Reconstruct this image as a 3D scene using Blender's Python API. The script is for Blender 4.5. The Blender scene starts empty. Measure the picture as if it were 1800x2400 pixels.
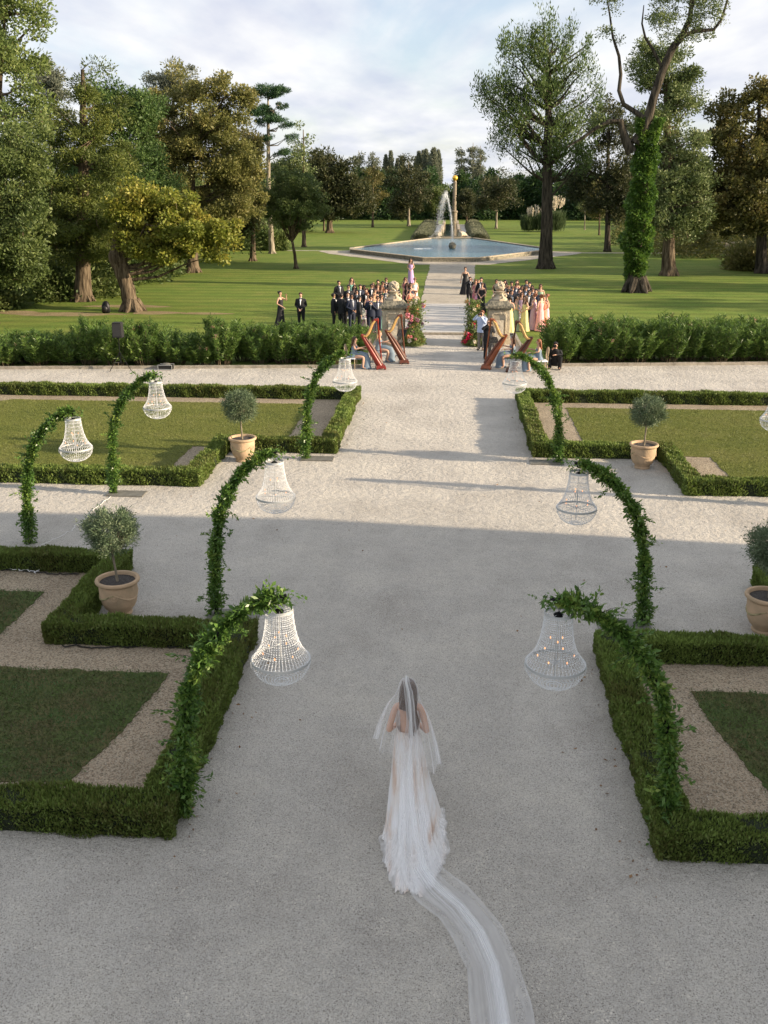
import bpy, math, random
import numpy as np
from mathutils import Vector, Matrix
R=math.radians
PI=math.pi
rng=np.random.default_rng(7)
random.seed(7)
scn=bpy.context.scene
COL=scn.collection
# ------------------------------------------------------------------ survey of the place (photograph 1800x2400)
F=2250.;H=7.1;YH=440.
P=math.atan((1200-YH)/F);W=math.atan(162./F*math.cos(P));CX=.41
def ray(px,py):
    a=(px-900)/F;b=(py-1200)/F
    return (-math.sin(W)*math.cos(P)+a*math.cos(W)+b*math.sin(W)*math.sin(P),
            math.cos(W)*math.cos(P)+a*math.sin(W)-b*math.cos(W)*math.sin(P),
            -math.sin(P)-b*math.cos(P))
def G(px,py,h=0.):
    x,y,z=ray(px,py);t=(h-H)/z
    return CX+t*x,t*y
def U(px,py,Y):
    x,y,z=ray(px,py);t=Y/y
    return CX+t*x,H+t*z
K=1.085
def D(x,y,h=0.): return G(x*K,y*K,h)
def V(x,y,Y): return U(x*K,y*K,Y)

# ------------------------------------------------------------------ object helpers
def tag(o,label=None,cat=None,group=None,kind=None):
    if label:o['label']=label
    if cat:o['category']=cat
    if group:o['group']=group
    if kind:o['kind']=kind
    return o
def link(name,me,mat=None,parent=None,loc=(0,0,0),rz=0):
    o=bpy.data.objects.new(name,me);COL.objects.link(o)
    if mat is not None:
        if not me.materials: me.materials.append(mat)
        elif me.materials[0]!=mat:
            o.material_slots[0].link='OBJECT';o.material_slots[0].material=mat
    o.location=loc;o.rotation_euler=(0,0,rz)
    if parent is not None:o.parent=parent
    return o
def empty(name,loc,label,cat,group=None,rz=0):
    o=bpy.data.objects.new(name,None);COL.objects.link(o);o.empty_display_size=.2
    o.location=loc;o.rotation_euler=(0,0,rz)
    return tag(o,label,cat,group)
def npmesh(name,v,f,smooth=False):
    """v (N,3) array, f (M,k) int array of equal sized faces"""
    me=bpy.data.meshes.new(name)
    v=np.asarray(v,dtype=np.float32);f=np.asarray(f,dtype=np.int32)
    m,k=f.shape
    me.vertices.add(len(v));me.vertices.foreach_set('co',v.ravel())
    me.loops.add(m*k);me.loops.foreach_set('vertex_index',f.ravel())
    me.polygons.add(m);me.polygons.foreach_set('loop_start',np.arange(0,m*k,k,dtype=np.int32))
    me.polygons.foreach_set('loop_total',np.full(m,k,dtype=np.int32))
    if smooth: me.polygons.foreach_set('use_smooth',np.ones(m,dtype=bool))
    me.update(calc_edges=True);me.validate()
    return me
class MB:
    def __init__(s): s.v=[];s.f=[]
    def add(s,v,f):
        n=len(s.v);s.v+=[tuple(p) for p in v];s.f+=[tuple(i+n for i in q) for q in f];return s
    def box(s,x0,x1,y0,y1,z0,z1,taper=0):
        t=taper
        v=[(x0,y0,z0),(x1,y0,z0),(x1,y1,z0),(x0,y1,z0),(x0+t,y0+t,z1),(x1-t,y0+t,z1),(x1-t,y1-t,z1),(x0+t,y1-t,z1)]
        return s.add(v,[(3,2,1,0),(4,5,6,7),(0,1,5,4),(1,2,6,5),(2,3,7,6),(3,0,4,7)])
    def tube(s,path,rad,n=8,flat=None,cap=True):
        path=[Vector(p) for p in path]
        if not hasattr(rad,'__len__'):rad=[rad]*len(path)
        up=None;V_=[];Fc=[]
        for i,p in enumerate(path):
            d=(path[min(i+1,len(path)-1)]-path[max(i-1,0)])
            if d.length<1e-9:d=Vector((0,0,1))
            d.normalize()
            if up is None:
                a=Vector((0,1,0)) if abs(d.y)<.8 else Vector((1,0,0))
                up=(a-d*a.dot(d)).normalized()
            else:
                up=(up-d*up.dot(d))
                up=up.normalized() if up.length>1e-6 else Vector((1,0,0))
            sd=d.cross(up)
            for k in range(n):
                t=2*PI*k/n
                ry=rad[i]*(flat if flat else 1)
                V_.append(p+sd*math.cos(t)*rad[i]+up*math.sin(t)*ry)
        for i in range(len(path)-1):
            for k in range(n):
                a=i*n+k;b=i*n+(k+1)%n
                Fc.append((a,b,b+n,a+n))
        if cap:
            Fc.append(tuple(range(n-1,-1,-1)));m=(len(path)-1)*n;Fc.append(tuple(range(m,m+n)))
        return s.add(V_,Fc)
    def lathe(s,prof,n=24,c=(0,0,0),cap=True,fold=0,nf=8,sx=1,sy=1,ph=0):
        V_=[];Fc=[]
        for i,(r,z) in enumerate(prof):
            for k in range(n):
                t=2*PI*k/n
                rr=r*(1+fold*math.cos(nf*t+ph+i*.3))
                V_.append((c[0]+rr*math.cos(t)*sx,c[1]+rr*math.sin(t)*sy,c[2]+z))
        for i in range(len(prof)-1):
            for k in range(n):
                a=i*n+k;b=i*n+(k+1)%n
                Fc.append((a,b,b+n,a+n))
        if cap:
            Fc.append(tuple(range(n-1,-1,-1)));m=(len(prof)-1)*n;Fc.append(tuple(range(m,m+n)))
        return s.add(V_,Fc)
    def loft(s,rings,n=20,fold=None,nf=10,ph=0,cap=True):
        """rings: (cx,cy,z,rx,ry) ; fold: list of relative amplitude"""
        V_=[];Fc=[]
        for i,(cx,cy,z,rx,ry) in enumerate(rings):
            fa=fold[i] if fold else 0
            for k in range(n):
                t=2*PI*k/n
                q=1+fa*(.6*math.cos(nf*t+ph+.25*i)+.4*math.cos((nf*2.3)*t+1.7*ph))
                V_.append((cx+rx*q*math.cos(t),cy+ry*q*math.sin(t),z))
        for i in range(len(rings)-1):
            for k in range(n):
                a=i*n+k;b=i*n+(k+1)%n
                Fc.append((a,b,b+n,a+n) if rings[i+1][2]>rings[i][2] else (b,a,a+n,b+n))
        if cap:
            Fc.append(tuple(range(n-1,-1,-1)));m=(len(rings)-1)*n;Fc.append(tuple(range(m,m+n)))
        return s.add(V_,Fc)
    def ball(s,c,r,n=12,m=8,sx=1,sy=1,sz=1):
        V_=[(c[0],c[1],c[2]-r*sz)];Fc=[]
        for i in range(1,m):
            a=-PI/2+PI*i/m
            for k in range(n):
                t=2*PI*k/n
                V_.append((c[0]+r*sx*math.cos(a)*math.cos(t),c[1]+r*sy*math.cos(a)*math.sin(t),c[2]+r*sz*math.sin(a)))
        V_.append((c[0],c[1],c[2]+r*sz))
        for k in range(n):
            Fc.append((0,1+(k+1)%n,1+k))
            b=1+(m-2)*n;Fc.append((b+k,b+(k+1)%n,len(V_)-1))
        for i in range(m-2):
            for k in range(n):
                a=1+i*n+k;b=1+i*n+(k+1)%n
                Fc.append((a,b,b+n,a+n))
        return s.add(V_,Fc)
    def mesh(s,name,smooth=True):
        me=bpy.data.meshes.new(name);me.from_pydata(s.v,[],s.f)
        if smooth:
            me.polygons.foreach_set('use_smooth',[True]*len(me.polygons))
            try: me.set_sharp_from_angle(angle=R(38))
            except Exception: pass
        me.update();return me
    def build(s,name,mat,parent=None,smooth=True,loc=(0,0,0),rz=0):
        return link(name,s.mesh(name,smooth),mat,parent,loc,rz)

# ------------------------------------------------------------------ materials
def newmat(name):
    m=bpy.data.materials.new(name);m.use_nodes=True
    nt=m.node_tree;nt.nodes.clear()
    o=nt.nodes.new('ShaderNodeOutputMaterial')
    return m,nt,o
def N(nt,t,**k):
    n=nt.nodes.new(t)
    for a,b in k.items():
        if a.startswith('_'):setattr(n,a[1:],b)
        else:
            key=a.replace('_',' ')
            (n.inputs[key] if key in n.inputs else n.inputs[int(a[1:])]).default_value=b
    return n
def ramp(nt,stops):
    r=nt.nodes.new('ShaderNodeValToRGB');e=r.color_ramp.elements
    while len(e)<len(stops):e.new(.5)
    for i,(p,c) in enumerate(stops):
        e[i].position=p;e[i].color=(*c,1) if len(c)==3 else c
    return r
def plain(name,c,rough=.7,metal=0.,noise=.0,scale=20,bump=0.,bscale=60,spec=.4,c2=None):
    m,nt,o=newmat(name);L=nt.links
    b=N(nt,'ShaderNodeBsdfPrincipled');b.inputs['Roughness'].default_value=rough;b.inputs['Metallic'].default_value=metal
    b.inputs['Specular IOR Level'].default_value=spec
    L.new(b.outputs[0],o.inputs[0])
    tc=N(nt,'ShaderNodeTexCoord')
    if noise>0 or c2:
        n=N(nt,'ShaderNodeTexNoise');n.inputs['Scale'].default_value=scale;n.inputs['Detail'].default_value=5
        L.new(tc.outputs['Object'],n.inputs['Vector'])
        d=c2 if c2 else tuple(x*(1-noise) for x in c)
        e=c if c2 else tuple(min(1,x*(1+noise)) for x in c)
        r=ramp(nt,[(.35,d),(.65,e)]);L.new(n.outputs[0],r.inputs[0]);L.new(r.outputs[0],b.inputs['Base Color'])
    else:b.inputs['Base Color'].default_value=(*c,1)
    if bump>0:
        n=N(nt,'ShaderNodeTexNoise');n.inputs['Scale'].default_value=bscale;n.inputs['Detail'].default_value=6
        L.new(tc.outputs['Object'],n.inputs['Vector'])
        bp=N(nt,'ShaderNodeBump');bp.inputs['Distance'].default_value=bump;L.new(n.outputs[0],bp.inputs['Height']);L.new(bp.outputs[0],b.inputs['Normal'])
    return m
def leafmat(name,c1,c2,c3=None,trans=.35,rough=.55,patch=.35,pscale=.5):
    """per-leaf random colour (islands) and a larger clump variation"""
    m,nt,o=newmat(name);L=nt.links
    g=N(nt,'ShaderNodeNewGeometry');tc=N(nt,'ShaderNodeTexCoord')
    st=[(0,c1),(1,c2)] if c3 is None else [(0,c1),(.6,c2),(1,c3)]
    n=N(nt,'ShaderNodeTexNoise');n.inputs['Scale'].default_value=pscale;n.inputs['Detail'].default_value=3
    L.new(tc.outputs['Object'],n.inputs['Vector'])
    mx=N(nt,'ShaderNodeMath',_operation='MULTIPLY_ADD');mx.inputs[1].default_value=.6
    L.new(g.outputs['Random Per Island'],mx.inputs[0])
    q=N(nt,'ShaderNodeMath',_operation='MULTIPLY_ADD');q.inputs[1].default_value=1.6;q.inputs[2].default_value=-.6
    L.new(n.outputs[0],q.inputs[0]);L.new(q.outputs[0],mx.inputs[2])
    r=ramp(nt,st);L.new(mx.outputs[0],r.inputs[0])
    b=N(nt,'ShaderNodeBsdfPrincipled');b.inputs['Roughness'].default_value=rough;b.inputs['Specular IOR Level'].default_value=.35
    t=N(nt,'ShaderNodeBsdfTranslucent');mi=N(nt,'ShaderNodeMixShader');mi.inputs[0].default_value=trans
    L.new(r.outputs[0],b.inputs['Base Color']);L.new(r.outputs[0],t.inputs['Color'])
    L.new(b.outputs[0],mi.inputs[1]);L.new(t.outputs[0],mi.inputs[2]);L.new(mi.outputs[0],o.inputs[0])
    return m
def gravel(name,ca,cb,cc,bump=.02,ps=70,ruts=True):
    m,nt,o=newmat(name);L=nt.links
    b=N(nt,'ShaderNodeBsdfPrincipled');b.inputs['Roughness'].default_value=.95;b.inputs['Specular IOR Level'].default_value=.15
    L.new(b.outputs[0],o.inputs[0]);tc=N(nt,'ShaderNodeTexCoord')
    v=N(nt,'ShaderNodeTexVoronoi');v.inputs['Scale'].default_value=ps
    L.new(tc.outputs['Object'],v.inputs['Vector'])
    r=ramp(nt,[(0.,ca),(.28,tuple(x*.85 for x in ca)),(.32,cb),(.88,cb),(.93,cc),(1,cc)]);r.color_ramp.interpolation='LINEAR'
    s=N(nt,'ShaderNodeSeparateColor');L.new(v.outputs['Color'],s.inputs[0]);L.new(s.outputs[0],r.inputs[0])
    # broad tonal patches
    n=N(nt,'ShaderNodeTexNoise');n.inputs['Scale'].default_value=.55;n.inputs['Detail'].default_value=7;n.inputs['Roughness'].default_value=.65
    L.new(tc.outputs['Object'],n.inputs['Vector'])
    r2=ramp(nt,[(.3,(.80,.79,.78)),(.5,(.97,.97,.97)),(.72,(1.12,1.11,1.08))]);L.new(n.outputs[0],r2.inputs[0])
    mx=N(nt,'ShaderNodeMix',_data_type='RGBA',_blend_type='MULTIPLY');mx.inputs[0].default_value=1
    L.new(r.outputs[0],mx.inputs[6]);L.new(r2.outputs[0],mx.inputs[7])
    # trodden bands running up the walk
    mpb=N(nt,'ShaderNodeMapping');mpb.inputs['Scale'].default_value=(1.1,.13,1);L.new(tc.outputs['Object'],mpb.inputs[0])
    nb_=N(nt,'ShaderNodeTexNoise');nb_.inputs['Scale'].default_value=1.0;nb_.inputs['Detail'].default_value=4;L.new(mpb.outputs[0],nb_.inputs['Vector'])
    rb_=ramp(nt,[(.35,(.94,.937,.935)),(.62,(1.04,1.037,1.03))]);L.new(nb_.outputs[0],rb_.inputs[0])
    mb_=N(nt,'ShaderNodeMix',_data_type='RGBA',_blend_type='MULTIPLY');mb_.inputs[0].default_value=1
    L.new(mx.outputs[2],mb_.inputs[6]);L.new(rb_.outputs[0],mb_.inputs[7]);mx=mb_
    # fine dark grit
    n3=N(nt,'ShaderNodeTexNoise');n3.inputs['Scale'].default_value=ps*.55;n3.inputs['Detail'].default_value=4;n3.inputs['Roughness'].default_value=.8
    L.new(tc.outputs['Object'],n3.inputs['Vector'])
    r3=ramp(nt,[(.34,(.5,.49,.48)),(.47,(1,1,1)),(.75,(1.16,1.16,1.16))]);L.new(n3.outputs[0],r3.inputs[0])
    m2=N(nt,'ShaderNodeMix',_data_type='RGBA',_blend_type='MULTIPLY');m2.inputs[0].default_value=1
    L.new(mx.outputs[2],m2.inputs[6]);L.new(r3.outputs[0],m2.inputs[7]);L.new(m2.outputs[2],b.inputs['Base Color'])
    # bump : pebbles + trodden dimples
    n4=N(nt,'ShaderNodeTexNoise');n4.inputs['Scale'].default_value=5.5;n4.inputs['Detail'].default_value=5;n4.inputs['Roughness'].default_value=.62
    L.new(tc.outputs['Object'],n4.inputs['Vector'])
    b1=N(nt,'ShaderNodeBump');b1.inputs['Distance'].default_value=.15 if ruts else .02;b1.inputs['Strength'].default_value=.8
    L.new(n4.outputs[0],b1.inputs['Height'])
    b2=N(nt,'ShaderNodeBump');b2.inputs['Distance'].default_value=bump;b2.inputs['Strength'].default_value=.9
    L.new(n3.outputs[0],b2.inputs['Height']);L.new(b1.outputs[0],b2.inputs['Normal']);L.new(b2.outputs[0],b.inputs['Normal'])
    return m
def lawnmat(name,stops,fine=26,bump=.05,stripe=0.,broad=.35):
    m,nt,o=newmat(name);L=nt.links
    b=N(nt,'ShaderNodeBsdfPrincipled');b.inputs['Roughness'].default_value=.9;b.inputs['Specular IOR Level'].default_value=.1
    L.new(b.outputs[0],o.inputs[0]);tc=N(nt,'ShaderNodeTexCoord')
    n=N(nt,'ShaderNodeTexNoise');n.inputs['Scale'].default_value=broad;n.inputs['Detail'].default_value=9;n.inputs['Roughness'].default_value=.7
    L.new(tc.outputs['Object'],n.inputs['Vector'])
    r=ramp(nt,stops);L.new(n.outputs[0],r.inputs[0])
    n2=N(nt,'ShaderNodeTexNoise');n2.inputs['Scale'].default_value=fine;n2.inputs['Detail'].default_value=6;n2.inputs['Roughness'].default_value=.75
    L.new(tc.outputs['Object'],n2.inputs['Vector'])
    r2=ramp(nt,[(.3,(.55,.55,.5)),(.5,(1,1,1)),(.72,(1.35,1.35,1.2))]);L.new(n2.outputs[0],r2.inputs[0])
    mx=N(nt,'ShaderNodeMix',_data_type='RGBA',_blend_type='MULTIPLY');mx.inputs[0].default_value=1
    L.new(r.outputs[0],mx.inputs[6]);L.new(r2.outputs[0],mx.inputs[7])
    last=mx
    if stripe>0:   # alternating lighter and darker bands
        w=N(nt,'ShaderNodeTexWave');w.inputs['Scale'].default_value=.16;w.inputs['Distortion'].default_value=1.2;w.inputs['Detail'].default_value=2
        w.bands_direction='Y'
        L.new(tc.outputs['Object'],w.inputs['Vector'])
        r4=ramp(nt,[(.3,(1-stripe,)*3),(.7,(1+stripe,)*3)]);L.new(w.outputs[0],r4.inputs[0])
        m4=N(nt,'ShaderNodeMix',_data_type='RGBA',_blend_type='MULTIPLY');m4.inputs[0].default_value=1
        L.new(mx.outputs[2],m4.inputs[6]);L.new(r4.outputs[0],m4.inputs[7]);last=m4
    L.new(last.outputs[2],b.inputs['Base Color'])
    b2=N(nt,'ShaderNodeBump');b2.inputs['Distance'].default_value=bump;L.new(n2.outputs[0],b2.inputs['Height']);L.new(b2.outputs[0],b.inputs['Normal'])
    return m
def bark(name,c1,c2,scale=6):
    m,nt,o=newmat(name);L=nt.links
    b=N(nt,'ShaderNodeBsdfPrincipled');b.inputs['Roughness'].default_value=.95;b.inputs['Specular IOR Level'].default_value=.1
    L.new(b.outputs[0],o.inputs[0]);tc=N(nt,'ShaderNodeTexCoord')
    mp=N(nt,'ShaderNodeMapping');mp.inputs['Scale'].default_value=(1,1,.16);L.new(tc.outputs['Object'],mp.inputs[0])
    n=N(nt,'ShaderNodeTexNoise');n.inputs['Scale'].default_value=scale;n.inputs['Detail'].default_value=6;n.inputs['Distortion'].default_value=.6
    L.new(mp.outputs[0],n.inputs['Vector']);r=ramp(nt,[(.35,c1),(.62,c2)]);L.new(n.outputs[0],r.inputs[0]);L.new(r.outputs[0],b.inputs['Base Color'])
    bp=N(nt,'ShaderNodeBump');bp.inputs['Distance'].default_value=.12;L.new(n.outputs[0],bp.inputs['Height']);L.new(bp.outputs[0],b.inputs['Normal'])
    return m
def glow(name,c,s):
    m,nt,o=newmat(name);e=N(nt,'ShaderNodeEmission');e.inputs[0].default_value=(*c,1);e.inputs[1].default_value=s
    nt.links.new(e.outputs[0],o.inputs[0]);return m
def tulle(name,c,a0,a1,sc=(60,2,2),det=1.5):
    """sheer net: denser where seen edge-on and along fold streaks"""
    m,nt,o=newmat(name);L=nt.links
    d=N(nt,'ShaderNodeBsdfDiffuse');d.inputs[0].default_value=(*c,1)
    t2=N(nt,'ShaderNodeBsdfTranslucent');t2.inputs[0].default_value=(*c,1)
    ds=N(nt,'ShaderNodeMixShader');ds.inputs[0].default_value=.45;L.new(d.outputs[0],ds.inputs[1]);L.new(t2.outputs[0],ds.inputs[2])
    tr=N(nt,'ShaderNodeBsdfTransparent')
    lw=N(nt,'ShaderNodeLayerWeight');lw.inputs[0].default_value=.45
    tc=N(nt,'ShaderNodeTexCoord');mp=N(nt,'ShaderNodeMapping');mp.inputs['Scale'].default_value=sc
    L.new(tc.outputs['UV'],mp.inputs[0])
    n=N(nt,'ShaderNodeTexNoise');n.inputs['Scale'].default_value=1;n.inputs['Detail'].default_value=det;n.inputs['Roughness'].default_value=.6;n.inputs['Distortion'].default_value=.6;L.new(mp.outputs[0],n.inputs['Vector'])
    r=ramp(nt,[(.38,(a0,)*3),(.68,(a1,)*3)]);L.new(n.outputs[0],r.inputs[0])
    ad=N(nt,'ShaderNodeMath',_operation='MULTIPLY_ADD');ad.inputs[1].default_value=.45;L.new(lw.outputs['Facing'],ad.inputs[0]);L.new(r.outputs[0],ad.inputs[2])
    ad.use_clamp=True
    mi=N(nt,'ShaderNodeMixShader');L.new(ad.outputs[0],mi.inputs[0]);L.new(tr.outputs[0],mi.inputs[1]);L.new(ds.outputs[0],mi.inputs[2]);L.new(mi.outputs[0],o.inputs[0])
    return m
M={}
M['gravel']=gravel('pale_gravel',(.50,.472,.42),(.555,.53,.48),(.28,.26,.23),ps=95)
M['bedgravel']=gravel('brown_gravel',(.25,.20,.14),(.35,.295,.215),(.16,.135,.10),ps=42,ruts=False)
M['pathgravel']=gravel('path_gravel',(.42,.38,.31),(.46,.42,.35),(.26,.24,.2),ps=40,ruts=False)
M['slab']=plain('pale_slab',(.47,.46,.43),.85,noise=.06,scale=2,bump=.01)
M['lawn']=lawnmat('park_lawn',[(.2,(.09,.145,.026)),(.42,(.12,.175,.034)),(.58,(.155,.195,.042)),(.76,(.21,.20,.065))],fine=9,stripe=.1)
M['lawn_far']=lawnmat('bed_lawn_far',[(.25,(.095,.12,.025)),(.5,(.135,.15,.035)),(.75,(.165,.16,.055))],fine=22)
M['lawn_near']=lawnmat('bed_lawn_near',[(.26,(.075,.14,.036)),(.44,(.10,.14,.044)),(.56,(.145,.125,.06)),(.7,(.09,.15,.045)),(.85,(.075,.17,.05))],fine=30,broad=1.1)
M['dirt']=lawnmat('bare_soil',[(.3,(.2,.15,.08)),(.6,(.3,.24,.14))],fine=12)
M['stone']=plain('weathered_limestone',(.54,.47,.35),.9,bump=.03,bscale=14,c2=(.36,.31,.23),scale=5)
M['darkstone']=plain('lichened_stone',(.3,.27,.2),.95,bump=.05,bscale=12,c2=(.1,.1,.08),scale=7)
M['column']=plain('column_stone',(.24,.2,.145),.9,noise=.3,scale=3,bump=.03)
M['kerb']=plain('kerb_stone',(.3,.27,.22),.9,noise=.25,scale=4,bump=.02)
M['coping']=plain('pool_coping',(.4,.34,.25),.9,noise=.2,scale=1.5,bump=.02)
M['slate']=plain('dark_slate',(.15,.145,.125),.6,noise=.2,scale=6,bump=.01)
M['black_metal']=plain('black_metal',(.012,.012,.014),.45,metal=.6)
M['silver']=plain('aged_silver',(.5,.52,.52),.5,metal=.5)
M['terracotta']=plain('terracotta',(.50,.35,.22),.85,bump=.01,bscale=18,c2=(.36,.27,.17),scale=3.2)
M['moss']=plain('mossy_terracotta',(.3,.26,.14),.95,noise=.35,scale=14,bump=.01)
M['soil']=plain('potting_soil',(.10,.09,.08),.95,bump=.05,bscale=40,c2=(.035,.03,.028),scale=45)
M['hedge']=leafmat('box_leaf_near',(.115,.115,.032),(.14,.205,.042),(.23,.31,.07),patch=.3,pscale=.8,trans=.3)
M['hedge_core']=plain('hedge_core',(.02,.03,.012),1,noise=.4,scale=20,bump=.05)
M['vine']=leafmat('smilax_leaf',(.05,.115,.024),(.11,.205,.038),(.26,.34,.07),rough=.35,pscale=3)
M['olive']=leafmat('olive_leaf',(0.072,0.117,0.058),(0.130,0.182,0.098),(0.247,0.286,0.169),rough=.5,pscale=3,trans=.2)
M['oleander']=leafmat('oleander_leaf',(.06,.115,.025),(.12,.20,.04),(.22,.30,.07),rough=.4,pscale=1)
M['pinkflower']=leafmat('oleander_bloom',(.5,.14,.16),(.7,.35,.34),pscale=4)
M['bark']=bark('grey_brown_bark',(.045,.033,.022),(.16,.125,.085))
M['bark_dark']=bark('dark_bark',(.02,.018,.014),(.085,.072,.055))
M['bark_pale']=bark('pale_bark',(.12,.1,.07),(.33,.29,.22))
M['lf_lime']=leafmat('leaf_fresh',(.09,.135,.035),(.15,.205,.055),(.26,.30,.10))
M['lf_grey']=leafmat('leaf_greygreen',(.06,.095,.028),(.115,.155,.042),(.2,.235,.08))
M['lf_spike']=leafmat('leaf_poplar_green',(.055,.095,.026),(.10,.155,.038),(.19,.25,.07))
M['lf_dim']=leafmat('leaf_dim_brown_green',(.03,.042,.016),(.06,.07,.026),(.115,.11,.045))
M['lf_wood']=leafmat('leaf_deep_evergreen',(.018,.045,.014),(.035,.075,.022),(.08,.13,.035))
M['lf_darkol']=leafmat('leaf_dark_olive',(0.060,0.086,0.018),(0.113,0.146,0.030),(0.209,0.224,0.045))
M['lf_yellow']=leafmat('leaf_yellowing',(0.130,0.169,0.023),(0.234,0.247,0.039),(0.390,0.325,0.065))
M['lf_brown']=leafmat('leaf_autumn_olive',(0.113,0.128,0.036),(0.179,0.179,0.051),(0.284,0.247,0.090),pscale=.35)
M['lf_dark']=leafmat('leaf_dark_green',(0.041,0.086,0.022),(0.083,0.143,0.038),(0.149,0.217,0.060))
M['lf_mid']=leafmat('leaf_mid_green',(0.057,0.098,0.028),(0.103,0.144,0.041),(0.184,0.213,0.069))
M['lf_pine']=leafmat('pine_needles',(0.023,0.065,0.026),(0.046,0.104,0.039),(0.085,0.143,0.058),trans=.15)
M['lf_ash']=leafmat('leaf_dusty_green',(0.090,0.128,0.045),(0.149,0.194,0.067),(0.269,0.299,0.128),trans=.25)
M['lf_poplar']=leafmat('poplar_leaf',(.13,.15,.11),(.18,.2,.14),(.24,.25,.19))
M['lf_ivy']=leafmat('ivy_leaf',(0.039,0.091,0.018),(0.098,0.182,0.033),(0.208,0.312,0.058),rough=.3,pscale=1.5)
M['lf_rust']=leafmat('leaf_rust',(0.069,0.081,0.023),(0.138,0.132,0.039),(0.241,0.190,0.063),pscale=.4)
M['lavender']=leafmat('santolina',(.11,.13,.075),(.17,.18,.11),(.24,.24,.16),pscale=1)
M['pampas']=leafmat('pampas_plume',(.55,.49,.37),(.78,.7,.56),trans=.4)
M['grassb']=leafmat('tussock_blades',(.05,.08,.03),(.1,.14,.06),pscale=1)
M['gold']=plain('gilded_ball',(.85,.5,.07),.35,metal=.7)
M['skin']=plain('skin',(.55,.33,.23),.55)
M['skin_tan']=plain('skin_tan',(.36,.2,.13),.55)
M['hair_dark']=plain('dark_hair',(.018,.012,.01),.5,noise=.3,scale=60)
M['hair_brown']=plain('brown_hair',(.075,.04,.022),.5,noise=.35,scale=60)
M['hair_blond']=plain('blond_hair',(.32,.2,.1),.5,noise=.3,scale=60)
M['hair_auburn']=plain('auburn_hair',(.2,.07,.03),.5,noise=.3,scale=60)
M['suit']=plain('black_wool',(.008,.009,.012),.8)
M['navy']=plain('navy_wool',(.008,.014,.035),.75)
M['white']=plain('white_cotton',(.75,.76,.8),.8)
M['blueshirt']=plain('pale_blue_shirt',(.42,.5,.68),.8)
M['khaki']=plain('grey_trousers',(.2,.18,.15),.85)
def cloth(n,c): M[n]=plain(n,c,.75,noise=.06,scale=8)
for n,c in dict(mint=(.25,.52,.42),sage=(.3,.42,.30),yellow=(.66,.60,.27),lilac=(.5,.36,.46),pink=(.78,.38,.38),coral=(.8,.26,.16),palepink=(.68,.42,.52),
    aqua=(.42,.62,.66),lavender_d=(.48,.33,.58),black_d=(.012,.012,.015),teal=(.12,.3,.28),dustblue=(.16,.22,.28),rose=(.5,.16,.2),gold_d=(.5,.33,.1),floral=(.72,.74,.72),green_d=(.14,.33,.18),grey_d=(.25,.24,.28)).items(): cloth(n,c)
M['harp_red']=plain('red_maple',(.17,.02,.012),.25,noise=.2,scale=5)
M['harp_brown']=plain('walnut_wood',(.10,.03,.014),.3,noise=.25,scale=5)
M['harp_orange']=plain('cherry_wood',(.22,.06,.02),.3,noise=.25,scale=5)
M['harp_dark']=plain('dark_walnut',(.07,.025,.012),.3,noise=.25,scale=5)
M['harp_gold']=plain('spruce_gold',(.48,.3,.1),.35,noise=.2,scale=6)
M['string']=plain('harp_string',(.5,.46,.4),.5)
M['wood_pale']=plain('limed_wood',(.42,.32,.2),.6,noise=.2,scale=12)
M['whitepaint']=plain('white_paint',(.7,.68,.63),.5)
M['cable']=plain('white_cable',(.75,.75,.74),.6)
M['cable_black']=plain('black_cable',(.01,.01,.01),.5)
M['bulb']=glow('candle_bulb',(1,.40,.16),1.15)
M['stucco']=plain('lime_render',(.5,.45,.36),.9,noise=.1,scale=1)
M['zinc']=plain('roof_tiles',(.3,.16,.09),.9,noise=.2,scale=3)
M['glass']=plain('window_glass',(.03,.04,.05),.08)
m,nt,o=newmat('cut_crystal')
b=N(nt,'ShaderNodeBsdfPrincipled');b.inputs['Base Color'].default_value=(.93,.95,.96,1);b.inputs['Roughness'].default_value=.18;b.inputs['Transmission Weight'].default_value=.2;b.inputs['IOR'].default_value=1.5
tr=N(nt,'ShaderNodeBsdfTransparent');mi=N(nt,'ShaderNodeMixShader');mi.inputs[0].default_value=.85
nt.links.new(tr.outputs[0],mi.inputs[1]);nt.links.new(b.outputs[0],mi.inputs[2]);nt.links.new(mi.outputs[0],o.inputs[0]);M['crystal']=m
m,nt,o=newmat('pool_water')
b=N(nt,'ShaderNodeBsdfPrincipled');b.inputs['Base Color'].default_value=(.10,.21,.27,1);b.inputs['Roughness'].default_value=.12;b.inputs['IOR'].default_value=1.33
tc=N(nt,'ShaderNodeTexCoord');mp=N(nt,'ShaderNodeMapping');mp.inputs['Scale'].default_value=(1.0,.8,1)
n=N(nt,'ShaderNodeTexNoise');n.inputs['Scale'].default_value=2.4;n.inputs['Detail'].default_value=5;n.inputs['Roughness'].default_value=.65
bp=N(nt,'ShaderNodeBump');bp.inputs['Distance'].default_value=.12;bp.inputs['Strength'].default_value=.7
nt.links.new(tc.outputs['Object'],mp.inputs[0]);nt.links.new(mp.outputs[0],n.inputs['Vector']);nt.links.new(n.outputs[0],bp.inputs['Height']);nt.links.new(bp.outputs[0],b.inputs['Normal']);nt.links.new(b.outputs[0],o.inputs[0]);M['water']=m
M['darkwater']=plain('dark_water',(.02,.035,.025),.1)
m,nt,o=newmat('water_spray');d=N(nt,'ShaderNodeBsdfDiffuse');d.inputs[0].default_value=(.9,.93,.95,1);tr=N(nt,'ShaderNodeBsdfTransparent');mi=N(nt,'ShaderNodeMixShader');mi.inputs[0].default_value=.38
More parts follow.
